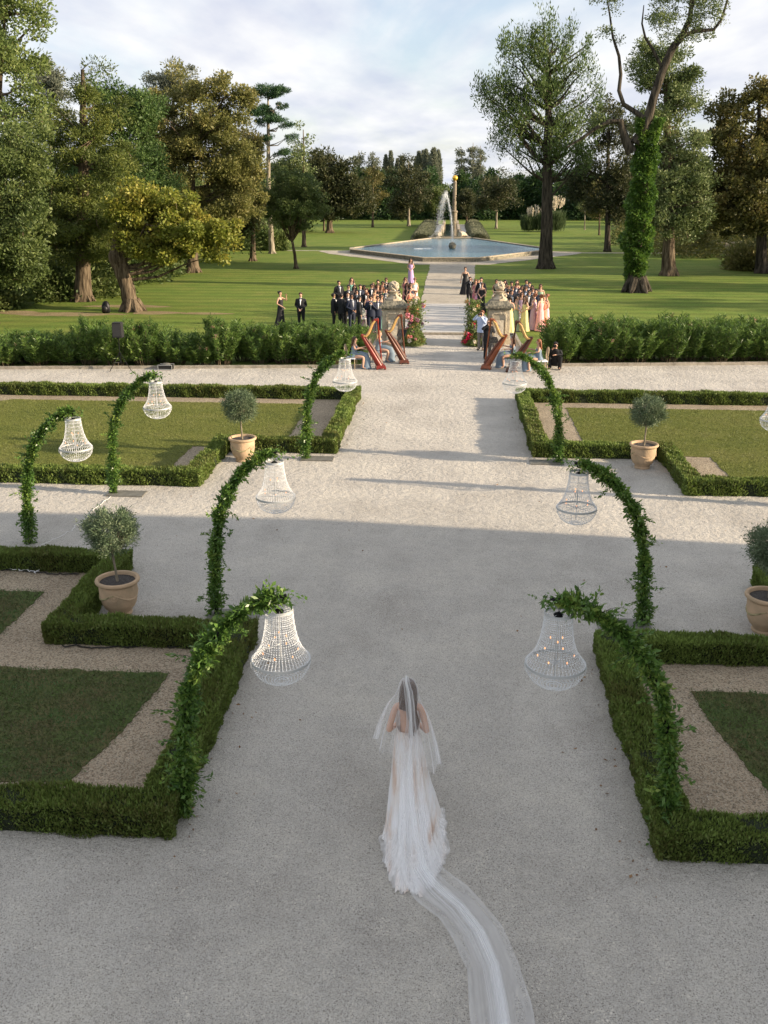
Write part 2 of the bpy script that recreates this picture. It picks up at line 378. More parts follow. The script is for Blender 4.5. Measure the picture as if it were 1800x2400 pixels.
nt.links.new(tr.outputs[0],mi.inputs[1]);nt.links.new(d.outputs[0],mi.inputs[2]);nt.links.new(mi.outputs[0],o.inputs[0]);M['spray']=m

# ------------------------------------------------------------------ leaves
def unit(a): return a/np.maximum(np.linalg.norm(a,axis=1,keepdims=True),1e-9)
def leaves(c,d,L,Wd,var=.5,r=None):
    """kite shaped leaves: start c, direction d"""
    r=r or rng;n=len(c);d=unit(d)
    q=unit(r.normal(size=(n,3)));s=unit(np.cross(d,q));nn=np.cross(s,d)
    l=(L*(1+var*r.uniform(-1,1,n)))[:,None];w=(Wd*(1+var*r.uniform(-1,1,n)))[:,None]*.5
    v=np.empty((n,4,3));v[:,0]=c;v[:,1]=c+d*l*.45+s*w+nn*w*.35;v[:,2]=c+d*l;v[:,3]=c+d*l*.45-s*w+nn*w*.35
    return v.reshape(-1,3)
def leafobj(name,vs,mat,parent=None,loc=(0,0,0)):
    v=np.concatenate(vs) if isinstance(vs,list) else vs
    f=np.arange(len(v)).reshape(-1,4)
    return link(name,npmesh(name,v,f),mat,parent,loc)
def crown_points(blobs,nc,r):
    # two level crown: limbs carry boughs, boughs carry leaf clumps, so the outline breaks up
    if nc>=60:
        n1=int(nc*.5);nb=max(14,nc//6);B0=crown_base(blobs,nb,r)
        sz=np.mean([b[3]+b[5] for b in blobs])*.5
        k=r.integers(0,nb,nc-n1);u=unit(r.normal(size=(nc-n1,3)))*(r.uniform(size=(nc-n1,1))**.6)
        return np.concatenate([crown_base(blobs,n1,r),B0[k]+u*np.array([1.,1.,.7])*sz*.5])
    return crown_base(blobs,nc,r)
def crown_base(blobs,nc,r):
    vol=np.array([b[3]*b[4]*b[5] for b in blobs])**.7;pr=vol/vol.sum()
    k=r.choice(len(blobs),nc,p=pr);B=np.array(blobs)[k]
    u=unit(r.normal(size=(nc,3)));rad=(.35+.65*r.uniform(size=nc)**.6)[:,None]
    return B[:,:3]+u*rad*B[:,3:6]
def tree(name,label,base,trunk,blobs,nc,lpc,leaf,lm,bm,clump=.8,limbs=16,group=None,cat='tree',seed=1,flat=.7,droop=0.,extra=None,lift=.35,limb_r=None,twigs=True):
    """base (x,y); trunk list of (dx,dy,z,r); blobs relative to base"""
    r=np.random.default_rng(seed)
    e=empty(name,(base[0],base[1],0),label,cat,group)
    t=MB()
    pts=[];rr=[]
    for i in range(len(trunk)-1):
        a,b=trunk[i],trunk[i+1]
        for k in range(4):
            q=k/4;pts.append([a[j]+(b[j]-a[j])*q+(r.normal()*.05*a[3] if j<2 and (i or k) else 0) for j in range(3)]);rr.append(a[3]+(b[3]-a[3])*q)
    pts.append(trunk[-1][:3]);rr.append(trunk[-1][3])
    r0=rr[0]
    rr[0]=r0*1.25;rr[1]=rr[1]*1.08
    t.tube(pts,rr,12)
    for k in range(6):   # root flare
        a=k*PI/3+r.uniform()*.5
        t.tube([(math.cos(a)*r0*.5,math.sin(a)*r0*.5,r0*1.3),(math.cos(a)*r0*1.15,math.sin(a)*r0*1.15,r0*.35),(math.cos(a)*r0*1.6,math.sin(a)*r0*1.6,-.05)],[r0*.45,r0*.34,r0*.12],6)
    nc=int(nc*1.55);leaf=(leaf[0]*.8,leaf[1]*.84);clump=clump*.74
    C=crown_points(blobs,nc,r)
    P_=np.array(pts);sk=[P_];
    zt=P_[:,2].max()
    idx=r.choice(nc,min(limbs,nc),replace=False)
    for i in idx:
        c=C[i];hd=math.hypot(c[0]-P_[-1,0],c[1]-P_[-1,1])
        za=max(zt*.35,min(zt*.98,c[2]-hd*lift))
        j=int(np.argmin(abs(P_[:,2]-za)));p=P_[j];rad=(limb_r or rr[j]*.42)
        mid1=p+(c-p)*.35+np.array([0,0,-.06*hd])+r.normal(size=3)*.15;mid2=p+(c-p)*.7+np.array([0,0,.05*hd])+r.normal(size=3)*.2
        path=[p,mid1,mid2,c];t.tube([tuple(x) for x in path],[rad,rad*.7,rad*.4,rad*.12],6,cap=False)
        q=np.linspace(0,1,9)[:,None];sk.append(np.concatenate([p+(mid1-p)*q,mid1+(mid2-mid1)*q,mid2+(c-mid2)*q]))
    SK=np.concatenate(sk)
    if twigs:
        for c in C[::2]:
            p=SK[int(np.argmin(((SK-c)**2).sum(1)))];c=p+(c-p)*(1.0+(r.uniform()<.35)*r.uniform(.1,.5));m_=(p+c)/2+r.normal(size=3)*.12
            t.tube([tuple(p),tuple(m_),tuple(c)],[.035,.022,.008],3,cap=False)
    t.build('trunk',bm,e)
    n=nc*lpc
    cs=clump*(.6+.8*r.uniform(size=nc))
    off=unit(r.normal(size=(n,3)))*(r.uniform(size=(n,1))**.5)*np.repeat(cs,lpc)[:,None]*np.array([1,1,flat])*1.3
    c=np.repeat(C,lpc,0)+off
    d=off*1.0/np.maximum(np.linalg.norm(off,axis=1,keepdims=True),.01)+r.normal(size=(n,3))*.8+np.array([0,0,.25-droop])
    leafobj('crown',leaves(c,d,leaf[0],leaf[1],r=r),lm,e)
    return e
def ptree(name,label,bpx,blobs_px,tr_r,tr_top,nc,lpc,leaf,lm,bm,Y=None,bz=None,depth=1.,lean=0.,**kw):
    """blobs in surveyed picture coordinates turned into metres at the tree's distance"""
    x0,y0=D(*bpx) if Y is None else (V(bpx[0],bpx[1],Y)[0],Y)
    bl=[]
    for (cx,cy,rx,ry) in blobs_px:
        rx*=1.1;ry*=1.08
        xa,za=V(cx,cy,y0);xb,_=V(cx+rx,cy,y0);_,zb=V(cx,cy-ry,y0)
        bl.append((xa-x0,0,za,abs(xb-xa),abs(xb-xa)*depth,abs(zb-za)))
    tt=kw.pop('tpath',None)
    if tt is None:
        xt,zt=V(tr_top[0],tr_top[1],y0);xt-=x0
        tt=[(0,0,-.1,tr_r),(xt*.3+lean,0,zt*.33,tr_r*.78),(xt*.7+lean*.5,.1,zt*.68,tr_r*.55),(xt,0,zt,tr_r*.2)]
    return tree(name,label,(x0,y0),tt,bl,nc,lpc,leaf,lm,bm,**kw)
SUN_E=5.0;SKY_S=.10;CL_K=5.1;CL_D=(.66,.70,.83);CL_B=(1,1,1);SKYMUL=(.95,1.,1.1);HAZE=0;EXPO=1.05
# ------------------------------------------------------------------ ground sheets
def sheet(name,poly,z,mat,thick=0.,jit=0.,step=.4,seed=3,kind='structure',zwob=0):
    r=np.random.default_rng(seed);pts=[]
    if jit>0:
        n=len(poly)
        for i in range(n):
            a=np.array(poly[i]);b=np.array(poly[(i+1)%n]);L_=np.linalg.norm(b-a);m_=max(1,int(L_/step))
            nn=np.array([-(b-a)[1],(b-a)[0]])/max(L_,1e-6);w=0
            for k in range(m_):
                w=w*.6+r.normal()*jit
                p=a+(b-a)*k/m_+nn*(w if k else 0);pts.append(p)
    else: pts=[np.array(p) for p in poly]
    mb=MB();n=len(pts)
    v=[(p[0],p[1],z) for p in pts];f=[tuple(range(n))]
    if thick>0:
        v+=[(p[0],p[1],z-thick) for p in pts];f+=[(i,i+n,(i+1)%n+n,(i+1)%n) for i in range(n)]
    mb.add(v,f)
    o=mb.build(name,mat,smooth=False)
    # face up
    me=o.data
    if me.polygons[0].normal.z<0: me.flip_normals()
    return tag(o,kind=kind)
sheet('ground',[(-480,-60),(480,-60),(480,860),(-480,860)],-.012,M['lawn'])
KL=[(-45,35.6),(-18.07,38.23),(-4.78,39.46),(-3.1,39.65)]
KR=[(3.9,40.35),(13.87,41.5),(45,44.9)]
sheet('gravel_court',[(-60,-30),(60,-30),(60,46.5)]+KR[::-1]+[(3.75,49.4),(-3.05,49.2)]+KL[::-1]+[(-60,34.1)],0,M['gravel'])
sl=sheet('paved_threshold',[(-3.0,49.2),(3.7,49.4),(2.9,52),(1.9,62.9),(-1.62,62.7),(-2.6,52)],.05,M['slab'],thick=.07)
sheet('garden_path',[(-1.58,62.7),(1.85,62.9),(2.75,98.5),(-1.65,98.3)],0.002,M['pathgravel'],jit=.03)
# pool surround and side walks
hexo=[(-3.3,96.6),(4.1,96.8),(14.5,113),(15.6,115.6),(15.2,117),(10.8,118.6),(2.5,130),(-2,130),(-10.8,118.2),(-14.9,117.6),(-15.2,116.2),(-13.5,112)]
sheet('pool_walk',hexo,.006,M['pathgravel'],jit=.06,step=1)
sheet('side_path_west',[(-14.5,117.1),(-60,116.6),(-60,118.3),(-14.5,118.0)],-.002,M['pathgravel'],jit=.05,step=1)
sheet('side_path_east',[(15.3,116.2),(70,118.5),(70,117.2),(15.3,114.9)],-.002,M['pathgravel'],jit=.05,step=1)
for i,(x,y,a,b) in enumerate([(-22.6,56.2,3.6,.9),(-17.3,57.3,1.6,.8),(-14.2,57.2,1.5,.5),(-20,60.5,2.6,.8),(-27.5,57.0,4,.7)]):
    sheet('bare_earth',[(x+a*math.cos(t)*(1+.25*math.sin(3*t+i)),y+b*math.sin(t)) for t in [k*PI/9 for k in range(18)]],-.006+.0012*i,M['dirt'],jit=.08,step=.3,seed=i)
# kerbs
def kerb(pts,label):
    mb=MB()
    for a,b in zip(pts[:-1],pts[1:]):
        d=Vector((b[0]-a[0],b[1]-a[1],0));L_=d.length;d.normalize();n_=Vector((-d.y,d.x,0))
        k=0
        while k<L_:
            e=min(k+1.0,L_)-.012;p=Vector((a[0],a[1],0))+d*k;q=Vector((a[0],a[1],0))+d*e
            o_=n_*.14;h=.115+random.uniform(-.006,.006)
            vs=[p,q,q+o_,p+o_];mb.add([(v.x,v.y,-.02) for v in vs]+[(v.x,v.y,h) for v in vs],[(3,2,1,0),(4,5,6,7),(0,1,5,4),(1,2,6,5),(2,3,7,6),(3,0,4,7)]);k+=1.0
    o=mb.build('kerb',M['kerb'],smooth=False);tag(o,kind='structure');return o
kerb(KL,'');kerb(KR,'')
for pl in ([(-3.1,39.65),(-3.05,49.2)],[(3.9,40.35),(3.75,49.4)]):kerb(pl,'')
kerb([(-3.0,49.2),(3.7,49.4)],'')
# brown gravel inside the beds, then the lawns
BEDS={'nl':[(-16,9.25),(-2.87,9.25),(-2.87,14.0),(-5.9,14.0),(-5.9,17.05),(-16,17.05)],
 'nr':[(16,9.25),(3.03,9.25),(3.03,14.0),(6.4,14.0),(6.4,17.05),(16,17.05)],
 'fl':[(-24,22.8),(-5.95,22.8),(-5.95,26.15),(-2.93,26.15),(-2.93,33.4),(-24,33.4)],
 'fr':[(24,22.9),(6.4,22.9),(6.4,26.15),(2.97,26.15),(2.97,33.4),(24,33.4)]}
for k in BEDS: sheet('bed_gravel',BEDS[k],.005,M['bedgravel'])
LAWN={'nl':[(-16,10.0),(-5.5,10.0),(-4.25,10.05),(-4.0,11.2),(-3.85,12.2),(-3.8,12.95),(-7.0,12.98),(-6.98,15.9),(-16,15.95)],
 'nr':[(16,10.2),(5.0,10.2),(4.5,10.3),(4.3,11.4),(4.15,12.2),(4.1,12.95),(7.3,12.95),(7.3,15.9),(16,15.9)],
 'fl':[(-24,23.2),(-7.0,23.25),(-6.95,26.5),(-4.35,26.5),(-4.35,32.4),(-15.0,32.45),(-16.2,31.2),(-24,31.2)],
 'fr':[(24,23.3),(7.75,23.3),(7.7,26.3),(4.4,26.5),(4.4,32.4),(24,32.4)]}
for k in LAWN: sheet('bed_lawn',LAWN[k],.018,M['lawn_near' if k[0]=='n' else 'lawn_far'],thick=.012,jit=.016,step=.07,seed=len(k)+ord(k[1]))
def inpoly(x,y,poly):
    c=np.zeros(len(x),bool);j=len(poly)-1
    for i in range(len(poly)):
        xi,yi=poly[i];xj,yj=poly[j]
        c^=((yi>y)!=(yj>y))&(x<(xj-xi)*(y-yi)/(yj-yi+1e-12)+xi);j=i
    return c
def blades(poly,n,x0,x1,y0,y1,h,mat,label):
    x=rng.uniform(x0,x1,n);y=rng.uniform(y0,y1,n);jx=x+rng.normal(size=n)*.05;jy=y+rng.normal(size=n)*.05
    k=inpoly(jx,jy,poly);x=x[k];y=y[k]
    c=np.stack([x,y,np.full(len(x),.012)],1);d=rng.normal(size=(len(x),3))*[.7,.7,.2]+[0,0,.7]
    o=leafobj('grass',leaves(c,d,h,h*.22),mat);return tag(o,label,'grass',None,'stuff')
M['bladem']=leafmat('lawn_blades',(.11,.09,.045),(.075,.11,.032),(.07,.17,.045),trans=.2,pscale=2.2)
M['bladem2']=leafmat('lawn_blades_dry',(.10,.12,.03),(.14,.16,.038),(.19,.19,.06),trans=.2,pscale=.7)
blades(LAWN['nl'],90000,-9,-3.6,9.9,16,.045,M['bladem'],'short patchy grass in the near left bed')
blades(LAWN['nr'],60000,3.9,7.6,10,16,.045,M['bladem'],'short dark grass in the near right bed')
blades(LAWN['fl'],70000,-16,-4.1,23,32.6,.05,M['bladem2'],'sunlit yellow green grass in the far left bed')
blades(LAWN['fr'],60000,4,14,23,32.6,.05,M['bladem2'],'sunlit yellow green grass in the far right bed')
# loose stones scattered over the court, pebbles big enough to throw a shadow
def pebbles(name,n,x0,x1,y0,y1,s,mat,label,poly=None):
    x=rng.uniform(x0,x1,n);y=y0+(y1-y0)*rng.uniform(size=n)**1.5
    if poly is not None:
        k=inpoly(x,y,poly);x=x[k];y=y[k]
    n=len(x);sz=s*rng.uniform(.5,1.5,n)
    base=np.array([[1,0,0],[0,1,0],[-1,0,0],[0,-1,0],[0,0,.7]])
    a=rng.uniform(0,2*PI,n);q=base[None]*sz[:,None,None]*np.array([1,.75,.8])
    v=np.empty((n,5,3));v[...,0]=q[...,0]*np.cos(a)[:,None]-q[...,1]*np.sin(a)[:,None]+x[:,None]
    v[...,1]=q[...,0]*np.sin(a)[:,None]+q[...,1]*np.cos(a)[:,None]+y[:,None];v[...,2]=q[...,2]+.001
    f=np.array([[0,1,4],[1,2,4],[2,3,4],[3,0,4]])[None]+5*np.arange(n)[:,None,None]
    o=link(name,npmesh(name,v.reshape(-1,3),f.reshape(-1,3)),mat);tag(o,label,'gravel',None,'stuff')
M['pebble']=leafmat('pebble_stone',(.30,.28,.25),(.48,.45,.39),(.62,.58,.5),trans=0,rough=.9,pscale=4)
M['pebble2']=leafmat('pebble_brown',(.15,.11,.075),(.32,.24,.16),(.48,.38,.27),trans=0,rough=.9,pscale=4)
pebbles('loose_gravel',120000,-2.6,2.8,5.8,22,.008,M['pebble'],'loose pale gravel strewn over the court')
pebbles('loose_gravel',70000,-9,9,5.6,38,.012,M['pebble'],'loose pale gravel strewn over the cross walk')
pebbles('bed_stones',50000,-7.2,-3.1,9.5,17,.014,M['pebble2'],'brown gravel lining the near left bed',BEDS['nl'])
pebbles('bed_stones',45000,3.2,6.8,9.5,17,.014,M['pebble2'],'brown gravel lining the near right bed',BEDS['nr'])
for o in bpy.data.objects:   # keep the bed stones out from under the lawns visually: lawns stand higher
    pass
n=150;lx=np.where(rng.uniform(size=n)<.5,-2.6+rng.exponential(.25,n),2.75-rng.exponential(.25,n));ly=np.where(rng.uniform(size=n)<.6,rng.uniform(8,14.3,n),rng.uniform(25.8,33.6,n))
k_=rng.uniform(size=n)<.25;lx=np.where(k_,rng.uniform(-8,7,n),lx);ly=np.where(k_,rng.uniform(14.5,25,n),ly)
tag(leafobj('fallen_leaves',leaves(np.stack([lx,ly,np.full(n,.012)],1),rng.normal(size=(n,3))*[1,1,.15],.05,.03),leafmat('dry_leaf',(.12,.06,.03),(.3,.18,.08),trans=0,pscale=2)),'dry fallen leaves blown along the hedges','leaves',None,'stuff')
# ------------------------------------------------------------------ clipped box hedges
def hedge(rects,h,label,dens,L_,W_,clipx):
    e=empty('box_hedge',((rects[0][0]+rects[0][1])/2,(rects[0][2]+rects[0][3])/2,0),label,'hedge')
    ox,oy=e.location.x,e.location.y
    mb=MB()
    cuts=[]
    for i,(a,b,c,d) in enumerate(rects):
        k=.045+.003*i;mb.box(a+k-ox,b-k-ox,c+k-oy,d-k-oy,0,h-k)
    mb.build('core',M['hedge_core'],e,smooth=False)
    C=[];Dr=[]
    for i,(a,b,c,d) in enumerate(rects):
        a2=max(a,clipx[0]);b2=min(b,clipx[1])
        if b2<=a2:continue
        faces=[('t',(b2-a2)*(d-c)),('x0',(d-c)*h),('x1',(d-c)*h),('y0',(b2-a2)*h),('y1',(b2-a2)*h)]
        for fn,ar in faces:
            n=int(ar*dens*(1.25 if fn=='t' else 1))
            u=rng.uniform(size=n);v=rng.uniform(size=n)
            X=a2+(b2-a2)*u;Y_=c+(d-c)*v;Z=h*rng.uniform(.02,1,n)
            nd={'t':(0,0,1),'x0':(-1,0,0),'x1':(1,0,0),'y0':(0,-1,0),'y1':(0,1,0)}[fn]
            if fn=='t':Z=np.full(n,h)
            if fn=='x0':X=np.full(n,a)
            if fn=='x1':X=np.full(n,b)
            if fn in('y0','y1'):Y_=np.full(n,c if fn=='y0' else d)
            keep=np.ones(n,bool)
            for j,(p,q,r_,s_) in enumerate(rects):
                if j!=i and (fn!='t' or j<i): keep&=~((X>p+.01)&(X<q-.01)&(Y_>r_+.01)&(Y_<s_-.01))
            # uneven clipping
            wob=.022*np.sin(X*2.1+Y_*1.7)+.018*np.sin(X*5.1+Y_*3.7)+.016*np.sin(X*11+Y_*13+Z*9)
            dep=rng.uniform(0,.06,n)
            pt=np.stack([X,Y_,Z],1)-np.array(nd)*(dep-wob-.0)[:,None]
            pt[:,2]=np.maximum(pt[:,2],.01)
            C.append(pt[keep]);dd=rng.normal(size=(n,3))*.4+np.array(nd)*.5+np.array([0,0,.95]);Dr.append(dd[keep])
    C=np.concatenate(C)-np.array([ox,oy,0]);Dr=np.concatenate(Dr)
    leafobj('foliage',leaves(C-unit(Dr)*L_*.5,Dr,L_,W_),M['hedge'],e)
    return e
HN,HF=.39,.41
hedge([(-16,-2.65,9.05,9.5),(-3.1,-2.65,9.05,14.2),(-6.12,-2.65,13.8,14.2),(-6.12,-5.7,13.8,17.2),(-16,-5.7,16.85,17.22)],HN,'low clipped box hedge edging the near left bed, in shade',5200,.055,.02,(-9.6,99))
hedge([(2.82,16,9.05,9.5),(2.82,3.27,9.05,14.2),(2.82,6.6,13.8,14.2),(6.18,6.6,13.8,17.2),(6.18,16,16.85,17.2)],HN,'low clipped box hedge edging the near right bed, in shade',5200,.055,.02,(-99,9.6))
hedge([(-26,-2.72,33.2,33.6),(-3.15,-2.72,25.95,33.6),(-6.17,-2.72,25.95,26.35),(-6.17,-5.75,22.6,26.35),(-26,-5.75,22.6,23.0)],HF,'sunlit clipped box hedge edging the far left bed',2300,.07,.028,(-19,99))
hedge([(2.76,26,33.2,33.6),(2.76,3.2,25.95,33.6),(2.76,6.62,25.95,26.35),(6.2,6.62,22.7,26.35),(6.2,26,22.7,23.1)],HF,'sunlit clipped box hedge edging the far right bed',2300,.07,.028,(-99,17))
# ------------------------------------------------------------------ chandeliers (shared meshes)
PROF=[(.150,.0),(.152,-.06),(.158,-.13),(.168,-.21),(.183,-.29),(.203,-.37),(.232,-.445),(.268,-.505),(.302,-.55),(.325,-.585)]
BAS=[(.320,-.60),(.315,-.66),(.295,-.72),(.255,-.775),(.195,-.82),(.12,-.85),(.05,-.865)]
def interp(prof,t):
    x=t*(len(prof)-1);i=min(int(x),len(prof)-2);q=x-i
    return prof[i][0]*(1-q)+prof[i+1][0]*q,prof[i][1]*(1-q)+prof[i+1][1]*q
def beads(prof,ns,nr,s):
    c=[]
    for k in range(ns):
        for j in range(nr):
            r_,z=interp(prof,j/(nr-1));a=2*PI*k/ns
            sp=s*(1.0 if j%3 else 1.35)
            c.append((r_*math.cos(a),r_*math.sin(a),z,sp))
    c=np.array(c);n=len(c)
    o=np.array([[1,0,0],[0,1,0],[-1,0,0],[0,-1,0],[0,0,1.25],[0,0,-1.25]])
    ang=rng.uniform(0,PI,n);q=np.repeat(o[None],n,0)*c[:,3][:,None,None];v=q.copy()
    v[...,0]=q[...,0]*np.cos(ang)[:,None]-q[...,1]*np.sin(ang)[:,None]+c[:,0][:,None]
    v[...,1]=q[...,0]*np.sin(ang)[:,None]+q[...,1]*np.cos(ang)[:,None]+c[:,1][:,None];v[...,2]+=c[:,2][:,None]
    f=np.array([[0,1,4],[1,2,4],[2,3,4],[3,0,4],[1,0,5],[2,1,5],[3,2,5],[0,3,5]])[None]+6*np.arange(n)[:,None,None]
    return npmesh('bead_curtain',v.reshape(-1,3),f.reshape(-1,3))
ME_bell=beads(PROF,48,29,.0064);ME_bas=beads(BAS,46,14,.0066)
def ring(mb,r,z,t,hh,n=40):
    V_=[];F_=[]
    for k in range(n):
        a=2*PI*k/n;c,s=math.cos(a),math.sin(a)
        V_+=[((r-t)*c,(r-t)*s,z-hh),((r+t)*c,(r+t)*s,z-hh),((r+t)*c,(r+t)*s,z+hh),((r-t)*c,(r-t)*s,z+hh)]
    for k in range(n):
        a=4*k;b=4*((k+1)%n)
        for q in range(4): F_.append((a+q,b+q,b+(q+1)%4,a+(q+1)%4))
    mb.add(V_,F_)
mb=MB();ring(mb,.150,.01,.004,.018);ring(mb,.327,-.592,.005,.016)
mb.tube([(0,0,.0),(0,0,-.8)],.006,6)
for k in range(4):
    a=k*PI/2+.4;mb.tube([(0,0,.0),(.15*math.cos(a),.15*math.sin(a),.01)],.004,5)
    mb.tube([(0,0,-.59),(.325*math.cos(a),.325*math.sin(a),-.59)],.004,5)
for k in range(8):   # swags under the ring
    a0=k*PI/4+.2;pts=[]
    for j in range(9):
        a=a0+(j/8)*PI/4*.9;z=-.6-.05*math.sin(PI*j/8);pts.append((.335*math.cos(a),.335*math.sin(a),z))
    mb.tube(pts,.0035,4)
ME_frame=mb.mesh('frame')
mb=MB()
for k in range(6):
    a=k*PI/3;mb.tube([(0,0,-.56),(.1*math.cos(a),.1*math.sin(a),-.6),(.19*math.cos(a),.19*math.sin(a),-.56),(.2*math.cos(a),.2*math.sin(a),-.52)],.004,5)
mb.tube([(0,0,-.34),(0,0,-.62)],.011,8)
for k in range(3):
    a=k*2*PI/3+.5;mb.tube([(0,0,-.4),(.06*math.cos(a),.06*math.sin(a),-.4),(.075*math.cos(a),.075*math.sin(a),-.32)],.004,5)
ME_arms=mb.mesh('candle_arms')
ME_bulb=MB().ball((0,0,0),.0075,8,6,sz=1.9).mesh('bulb')
mb=MB();mb.tube([(0,0,0),(-.02,0,.06),(0,0,.13)],.004,6);mb.tube([(.0,.0,.0),(.0,.012,.13)],.003,5);mb.lathe([(.05,-.02),(.055,0),(.03,.02),(.008,.03)],14)
ME_hang=mb.mesh('hanger')
def chandelier(x,y,z,label,rz=0.):
    e=empty('chandelier',(x,y,z),label,'chandelier','crystal chandeliers hung from the leafy arches',rz)
    link('frame',ME_frame,M['silver'],e);link('bead_curtain',ME_bell,M['crystal'],e);link('bead_basket',ME_bas,M['crystal'],e)
    link('candle_arms',ME_arms,M['silver'],e);link('hanger',ME_hang,M['black_metal'],e)
    for k in range(6):
        a=k*PI/3;link('bulb',ME_bulb,M['bulb'],e,(.2*math.cos(a),.2*math.sin(a),-.495))
    for k in range(3):
        a=k*2*PI/3+.5;link('bulb',ME_bulb,M['bulb'],e,(.075*math.cos(a),.075*math.sin(a),-.295))
    return e
# ------------------------------------------------------------------ leafy arches
ARC=[(0,0),(.03,.45),(.05,.95),(.11,1.4),(.22,1.85),(.4,2.22),(.64,2.52),(.92,2.75),(1.18,2.87),(1.36,2.9)]
_al=np.concatenate([[0],np.cumsum([math.dist(a,b) for a,b in zip(ARC[:-1],ARC[1:])])]);_al/=_al[-1]
def arcpt(t):
    x=float(np.interp(t,_al,np.arange(len(ARC))));i=min(int(x),len(ARC)-2);q=x-i
    return np.array([ARC[i][0]*(1-q)+ARC[i+1][0]*q,0,ARC[i][1]*(1-q)+ARC[i+1][1]*q])
def arch(x,y,sg,label,seed,thick=1.,plate=True,sc=1.,sx=1.):
    r=np.random.default_rng(seed)
    e=empty('garland_arch',(x,y,0),label,'arch','leaf covered arches along the walks')
    mb=MB();mb.tube([(sg*a*sx,0,b*sc) for a,b in ARC],.022,8);mb.tube([(sg*(a*sx+.03),.03,b*sc) for a,b in ARC[:8]],.012,6)
    st=mb
    if plate: MB().box(min(-sg*.12,sg*.78),max(-sg*.12,sg*.78),-.22,.22,.004,.03).build('base_plate',M['slate'],e,smooth=False)
    mb=MB();mb.tube([(sg*1.25*sx,0,2.9*sc),(sg*1.33*sx,0,2.88*sc),(sg*1.3*sx,0,2.82*sc)],.012,6);mb.build('hook',M['black_metal'],e)
    n=5600;t=r.uniform(0.01,.97,n);t=np.where(r.uniform(size=n)<.12,r.choice([.2,.33,.5,.62,.8,.93],n)+r.normal(size=n)*.02,t)
    t=np.clip(t,.005,.985)
    cp=np.array([arcpt(q) for q in t]);cp[:,0]*=sg*sx;cp[:,2]*=sc
    env=.068*thick*(1+.35*np.sin(t*23+seed)+.3*np.sin(t*51+seed*2))+.03*(t<.25)-.02*(t>.8)
    off=r.normal(size=(n,3))*env[:,None]*.62
    d=unit(off)*.7+r.normal(size=(n,3))*.55+np.array([0,0,.1])
    vs=[leaves(cp+off*.8,d,.07,.034,r=r)]
    for k in range(34):   # stray sprigs
        q=r.uniform(.05,.95);p=arcpt(q);p[0]*=sg*sx;p[2]*=sc
        dr=unit(np.array([[r.normal(),r.normal(),r.normal()*.5-.05]]))[0];L_=r.uniform(.14,.34)*thick
        tip=p+dr*L_;st.tube([tuple(p),tuple((p+tip)/2+[0,0,.03]),tuple(tip)],[.004,.003,.0015],3,cap=False)
        m_=22;s=r.uniform(.3,1,m_)[:,None];pc=p+(tip-p)*s+r.normal(size=(m_,3))*.012
        vs.append(leaves(pc,dr+r.normal(size=(m_,3))*.6,.06,.028,r=r))
    # sprigs hanging at the tip
    m_=70;tp=arcpt(.97);tp[0]*=sg*sx;tp[2]*=sc
    pc=tp+r.normal(size=(m_,3))*np.array([.12,.05,.045])+np.array([sg*.05,0,-.01]);vs.append(leaves(pc,r.normal(size=(m_,3))+[sg*.8,0,-.4],.07,.03,r=r))
    st.build('pole',M['black_metal'],e)
    leafobj('garland',vs,M['vine'],e)
    return e
AR=[(-2.62,9.5,1,'nearest left leafy arch rising from the shaded hedge corner',11,1.25,False,1.,.97,'brightly lit crystal chandelier nearest the camera on the left',1.27),
 (3.04,9.55,-1,'nearest right leafy arch rising from the shaded hedge corner',12,1.15,False,1.01,1.1,'crystal chandelier with glowing bulbs nearest the camera on the right',1.27),
 (-3.58,15.12,1,'dark leafy arch behind the near left hedge, second on the left of the aisle',13,1.05,True,1.03,.88,'bluish shaded chandelier on the left, in front of the potted olive',1.3),
 (3.81,15.2,-1,'dark leafy arch behind the near right hedge, second on the right of the aisle',14,1.1,True,.99,.98,'bluish shaded chandelier hanging over the sunlit gravel on the right',1.28),
 (-3.5,25.4,1,'far left leafy arch at the corner of the sunlit hedge',15,1.25,True,1.02,.87,'farthest left chandelier, beside the seated harpist',1.3),
 (3.44,25.45,-1,'far right leafy arch at the corner of the sunlit hedge',16,1.15,True,1.02,1.0,'farthest right chandelier, in front of the harps',1.28),
 (-7.72,21.9,1,'slim leafy arch before the left lawn, its slab lying on sunlit gravel',17,.95,True,1.02,.97,'chandelier hanging in front of the far left lawn, the higher one',1.3),
 (-8.32,18.4,1,'leafy arch at the left edge of the picture, by the cross walk',18,1.05,False,.99,.93,'chandelier nearest the left edge of the picture',1.3),
 (9.05,21.95,-1,'leafy arch beyond the right edge whose shadow crosses the gravel',19,1.05,True,.99,.93,'chandelier just cut off by the right edge of the picture',1.3)]
for (x,y,sg,lb,sd,th,pl,sc,sx,clb,hx) in AR:
    arch(x,y,sg,lb,sd,th,pl,sc,sx)
    chandelier(x+sg*hx*sx,y,2.72*sc,clb,rz=sd*.7)
